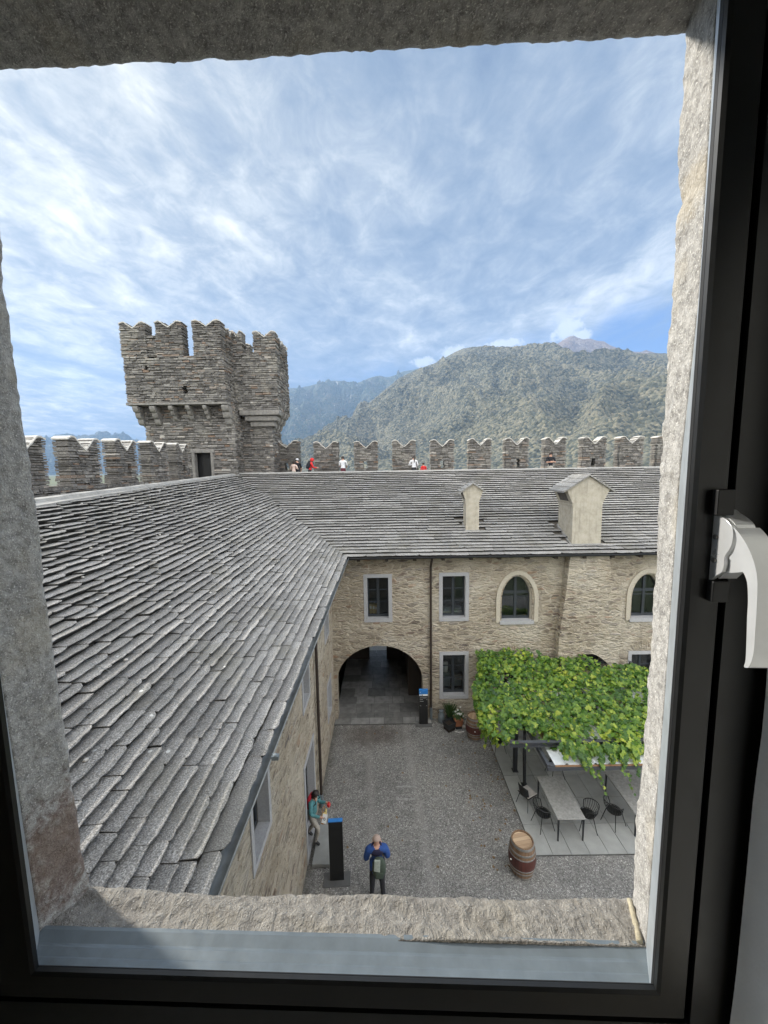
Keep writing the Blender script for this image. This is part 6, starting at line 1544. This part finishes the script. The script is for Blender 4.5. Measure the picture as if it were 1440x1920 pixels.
# casement: fixed frame, sash, glass, metal strips, handle
cs = thing('casement_window', 'black painted casement window with a silver lever handle, seen from inside', 'window', tuple(EYE))
def K_(o): return localise(o, cs)
sR = (onw(1304, 900, DS)[0] + onw(1235, 1855, DS)[0]) / 2; sB = onw(650, 1845, DS)[1]; sL = (onw(2, 1400, DS)[0] + onw(60, 1812, DS)[0]) / 2; sT = .66
gR = onw(1286, 900, DG)[0] * .5 + onw(1220, 1835, DG)[0] * .5; gB = onw(650, 1823, DG)[1]; gL = onw(62, 1803, DG)[0] * .5 + onw(2, 1397, DG)[0] * .5; gT = .69
oR = (onw(1375, 900, DS)[0] + onw(1285, 1880, DS)[0]) / 2; oB = onw(650, 1893, DS)[1]; oL = sL - .07; oT = sT + .07
def frame_ring(mb, a, b, Da, Db, mi=0):      # quads joining rectangle a (at Da) to rectangle b (at Db)
    pa = [wp(u_, Da, z) for u_, z in ((a[0], a[1]), (a[2], a[1]), (a[2], a[3]), (a[0], a[3]))]; pb = [wp(u_, Db, z) for u_, z in ((b[0], b[1]), (b[2], b[1]), (b[2], b[3]), (b[0], b[3]))]
    mb.add(pa + pb, [(i, (i + 1) % 4, 4 + (i + 1) % 4, 4 + i) for i in range(4)], mi)
I, G2, O = (sL, sB, sR, sT), (gL, gB, gR, gT), (oL, oB, oR, oT)
gr_ = lambda r_, d_: (r_[0] - d_, r_[1] - d_, r_[2] + d_, r_[3] + d_)
mb = MB(); Ib = gr_(I, .003)
frame_ring(mb, Ib, gr_(O, -.003), DS, DS); frame_ring(mb, I, Ib, DS + .003, DS); frame_ring(mb, gr_(O, -.003), O, DS, DS + .003); frame_ring(mb, O, O, DS + .003, DG + .006); frame_ring(mb, I, gr_(I, .0), DS + .003, DS + .008); frame_ring(mb, gr_(G2, .02), O, DG + .006, DG + .006)
K_(fixn(mb.build('sash', M_blackframe, cs)))
mb = MB(); frame_ring(mb, gr_(I, .0), gr_(I, .001), DS + .0085, DS + .0085); frame_ring(mb, gr_(I, .0008), gr_(G2, -.002), DS + .009, DG - .004); frame_ring(mb, gr_(G2, -.002), gr_(G2, .004), DG - .004, DG + .001)
K_(mb.build('gasket', M_rubber, cs))
mb = MB(); mb.add([wp(u_, DG, z) for u_, z in ((gL, gB), (gR, gB), (gR, gT), (gL, gT))], [(0, 1, 2, 3)]); K_(mb.build('glass_pane', M_clear, cs))
mb = MB(); groove = gr_(O, .006); FO = (uLr - .02, zBr - .02, uR + .02, zTr + .02)
frame_ring(mb, groove, FO, DS + .001, DS + .001); frame_ring(mb, groove, groove, DS + .001, DG + .003); frame_ring(mb, O, groove, DG + .003, DG + .003); frame_ring(mb, FO, FO, DS + .001, DG + .012)
K_(mb.build('frame', M_blackframe, cs))
# pale aluminium strips between stone and glass on both sides
mb = MB()
for cur, gx, sg in ((R_in, gR, 1), (L_in, gL, -1)):
    pr = []
    for i in range(41):
        z = -.70 + 1.5 * i / 40; ui = interp(cur, z); pr.append((wp(gx + sg * .002, DG + .002, z), wp(ui + sg * .001, DI + .001, z), wp(ui + sg * .03, DI - .002, z), wp(gx + sg * .03, DG + .001, z)))
    vs = [p for q in pr for p in q]; mb.add(vs, [(i * 4 + k, i * 4 + (k + 1) % 4, (i + 1) * 4 + (k + 1) % 4, (i + 1) * 4 + k) for i in range(40) for k in range(4)])
K_(fixn(mb.build('side_strip', M_alu, cs)))
prof = [(.4720, 1750), (.4675, 1757), (.4540, 1783), (.4515, 1787), (.4492, 1790), (.4390, 1809), (.4368, 1812), (.4290, 1826), (.4215, 1839)]
mb = MB(); rg = random.Random(8); N = 60; vs = []
for i in range(N + 1):
    u_ = -.55 + .95 * i / N
    for D, py_ in prof: vs.append(wp(u_, D, onw(650, py_, D)[1] + rg.uniform(-.0003, .0003)))
    vs.append(wp(u_, .424, onw(650, 1860, .42)[1])); vs.append(wp(u_, .468, onw(650, 1800, .468)[1]))
w_ = len(prof) + 2; mb.add(vs, [(i * w_ + k, i * w_ + (k + 1) % w_, (i + 1) * w_ + (k + 1) % w_, (i + 1) * w_ + k) for i in range(N) for k in range(w_)])
K_(fixn(mb.build('sill_strip', M_galv, cs)))
# handle: profile read in its own vertical plane
uh = onw(1334, 1060, DS - .002)[0]
def hp(cx_, cy_):
    d_ = ray(1240 + cx_ / 5.055, 900 + cy_ / 5.055); p_ = d_ * (uh / d_.dot(WU)); return (p_.dot(WN), p_.z)
def smooth_loop(pts, sharp=()):
    out = []; n = len(pts)
    for i in range(n):
        p0, p1, p2, p3 = (Vector(pts[(i + k) % n]) for k in (-1, 0, 1, 2))
        for t in (0, .34, .67): out.append(tuple(.5 * ((2 * p1) + (p2 - p0) * t + (2 * p0 - 5 * p1 + 4 * p2 - p3) * t * t + (3 * p1 - p0 - 3 * p2 + p3) * t ** 3)))
    return out
def hpoly(pts): pts = smooth_loop(pts); return [wp(uh, D, z) for D, z in (hp(*q) for q in pts)]
hn = MB(); hn.prism(hpoly([(525, 300), (560, 340), (620, 385), (665, 440), (680, 500), (675, 570), (655, 640), (610, 710), (597, 750), (595, 800), (575, 870), (520, 905), (468, 945), (440, 940), (450, 750), (465, 500), (485, 310)]), WU * .004)
hr = fixn(hn.build('handle', M_handle, cs)); K_(hr); bevel(hr, .0008)
mb = MB(); mb.prism([p + WU * .0045 for p in hpoly([(530, 315), (640, 400), (672, 470), (680, 530), (660, 630), (600, 735), (640, 748), (700, 785), (765, 862), (640, 880), (560, 880), (480, 900), (480, 330)])], WU * .018)
mb.build('hub', M_handle, hr); bevel(fixn(hr.children[-1]), .0015)
mb = MB(); mb.prism(hpoly([(688, 455), (740, 510), (800, 600), (850, 700), (885, 800), (905, 900), (912, 1000), (906, 1200), (893, 1400), (880, 1600), (862, 1700), (830, 1772), (800, 1780), (782, 1765), (798, 1700), (806, 1500), (812, 1300), (820, 1150), (815, 1000), (800, 930), (770, 870), (705, 785), (640, 745), (680, 690), (703, 620), (712, 560), (702, 500)]), WU * .024)
bevel(fixn(mb.build('lever', M_handle, hr)), .0022, 3)
for cx_, cy_ in ((520, 540), (505, 760)):
    mb = MB(); D, z = hp(cx_, cy_); c = wp(uh - .0003, D, z); mb.tube([c - WU * .0012, c + WU * .001], .0026, 12); mb.build('screw', M_hoop, hr)
mb = MB()
for (y0_, y1_, xx) in ((918, 966, 1338), (1088, 1127, 1329)):
    z1, z0 = onw(xx, y0_, DS - .004)[1], onw(xx, y1_, DS - .004)[1]; u_ = onw(xx, (y0_ + y1_) / 2, DS - .004)[0]; wbox(mb, u_, u_ + .017, DS - .009, DS - .0005, z0, z1)
K_(bevel(fixn(mb.build('lock_case', M_black, cs)), .001))

# ================================================================== air
def f_haze(t, b):
    for l in list(t.out.inputs[0].links): t.l.remove(l)
    t.n.remove(b); v_ = t.add('ShaderNodeVolumePrincipled', {'Color': (.33, .52, .86, 1), 'Density': HAZE, 'Anisotropy': .1}); t.l.new(v_.outputs[0], t.out.inputs['Volume'])
HAZE = 0.75e-4
M_haze = mat('valley haze', f_haze)
mb = MB(); mb.box((-9500, -3500, -46), (9500, 12500, 3050)); o = mb.build('haze', M_haze); o['kind'] = 'stuff'
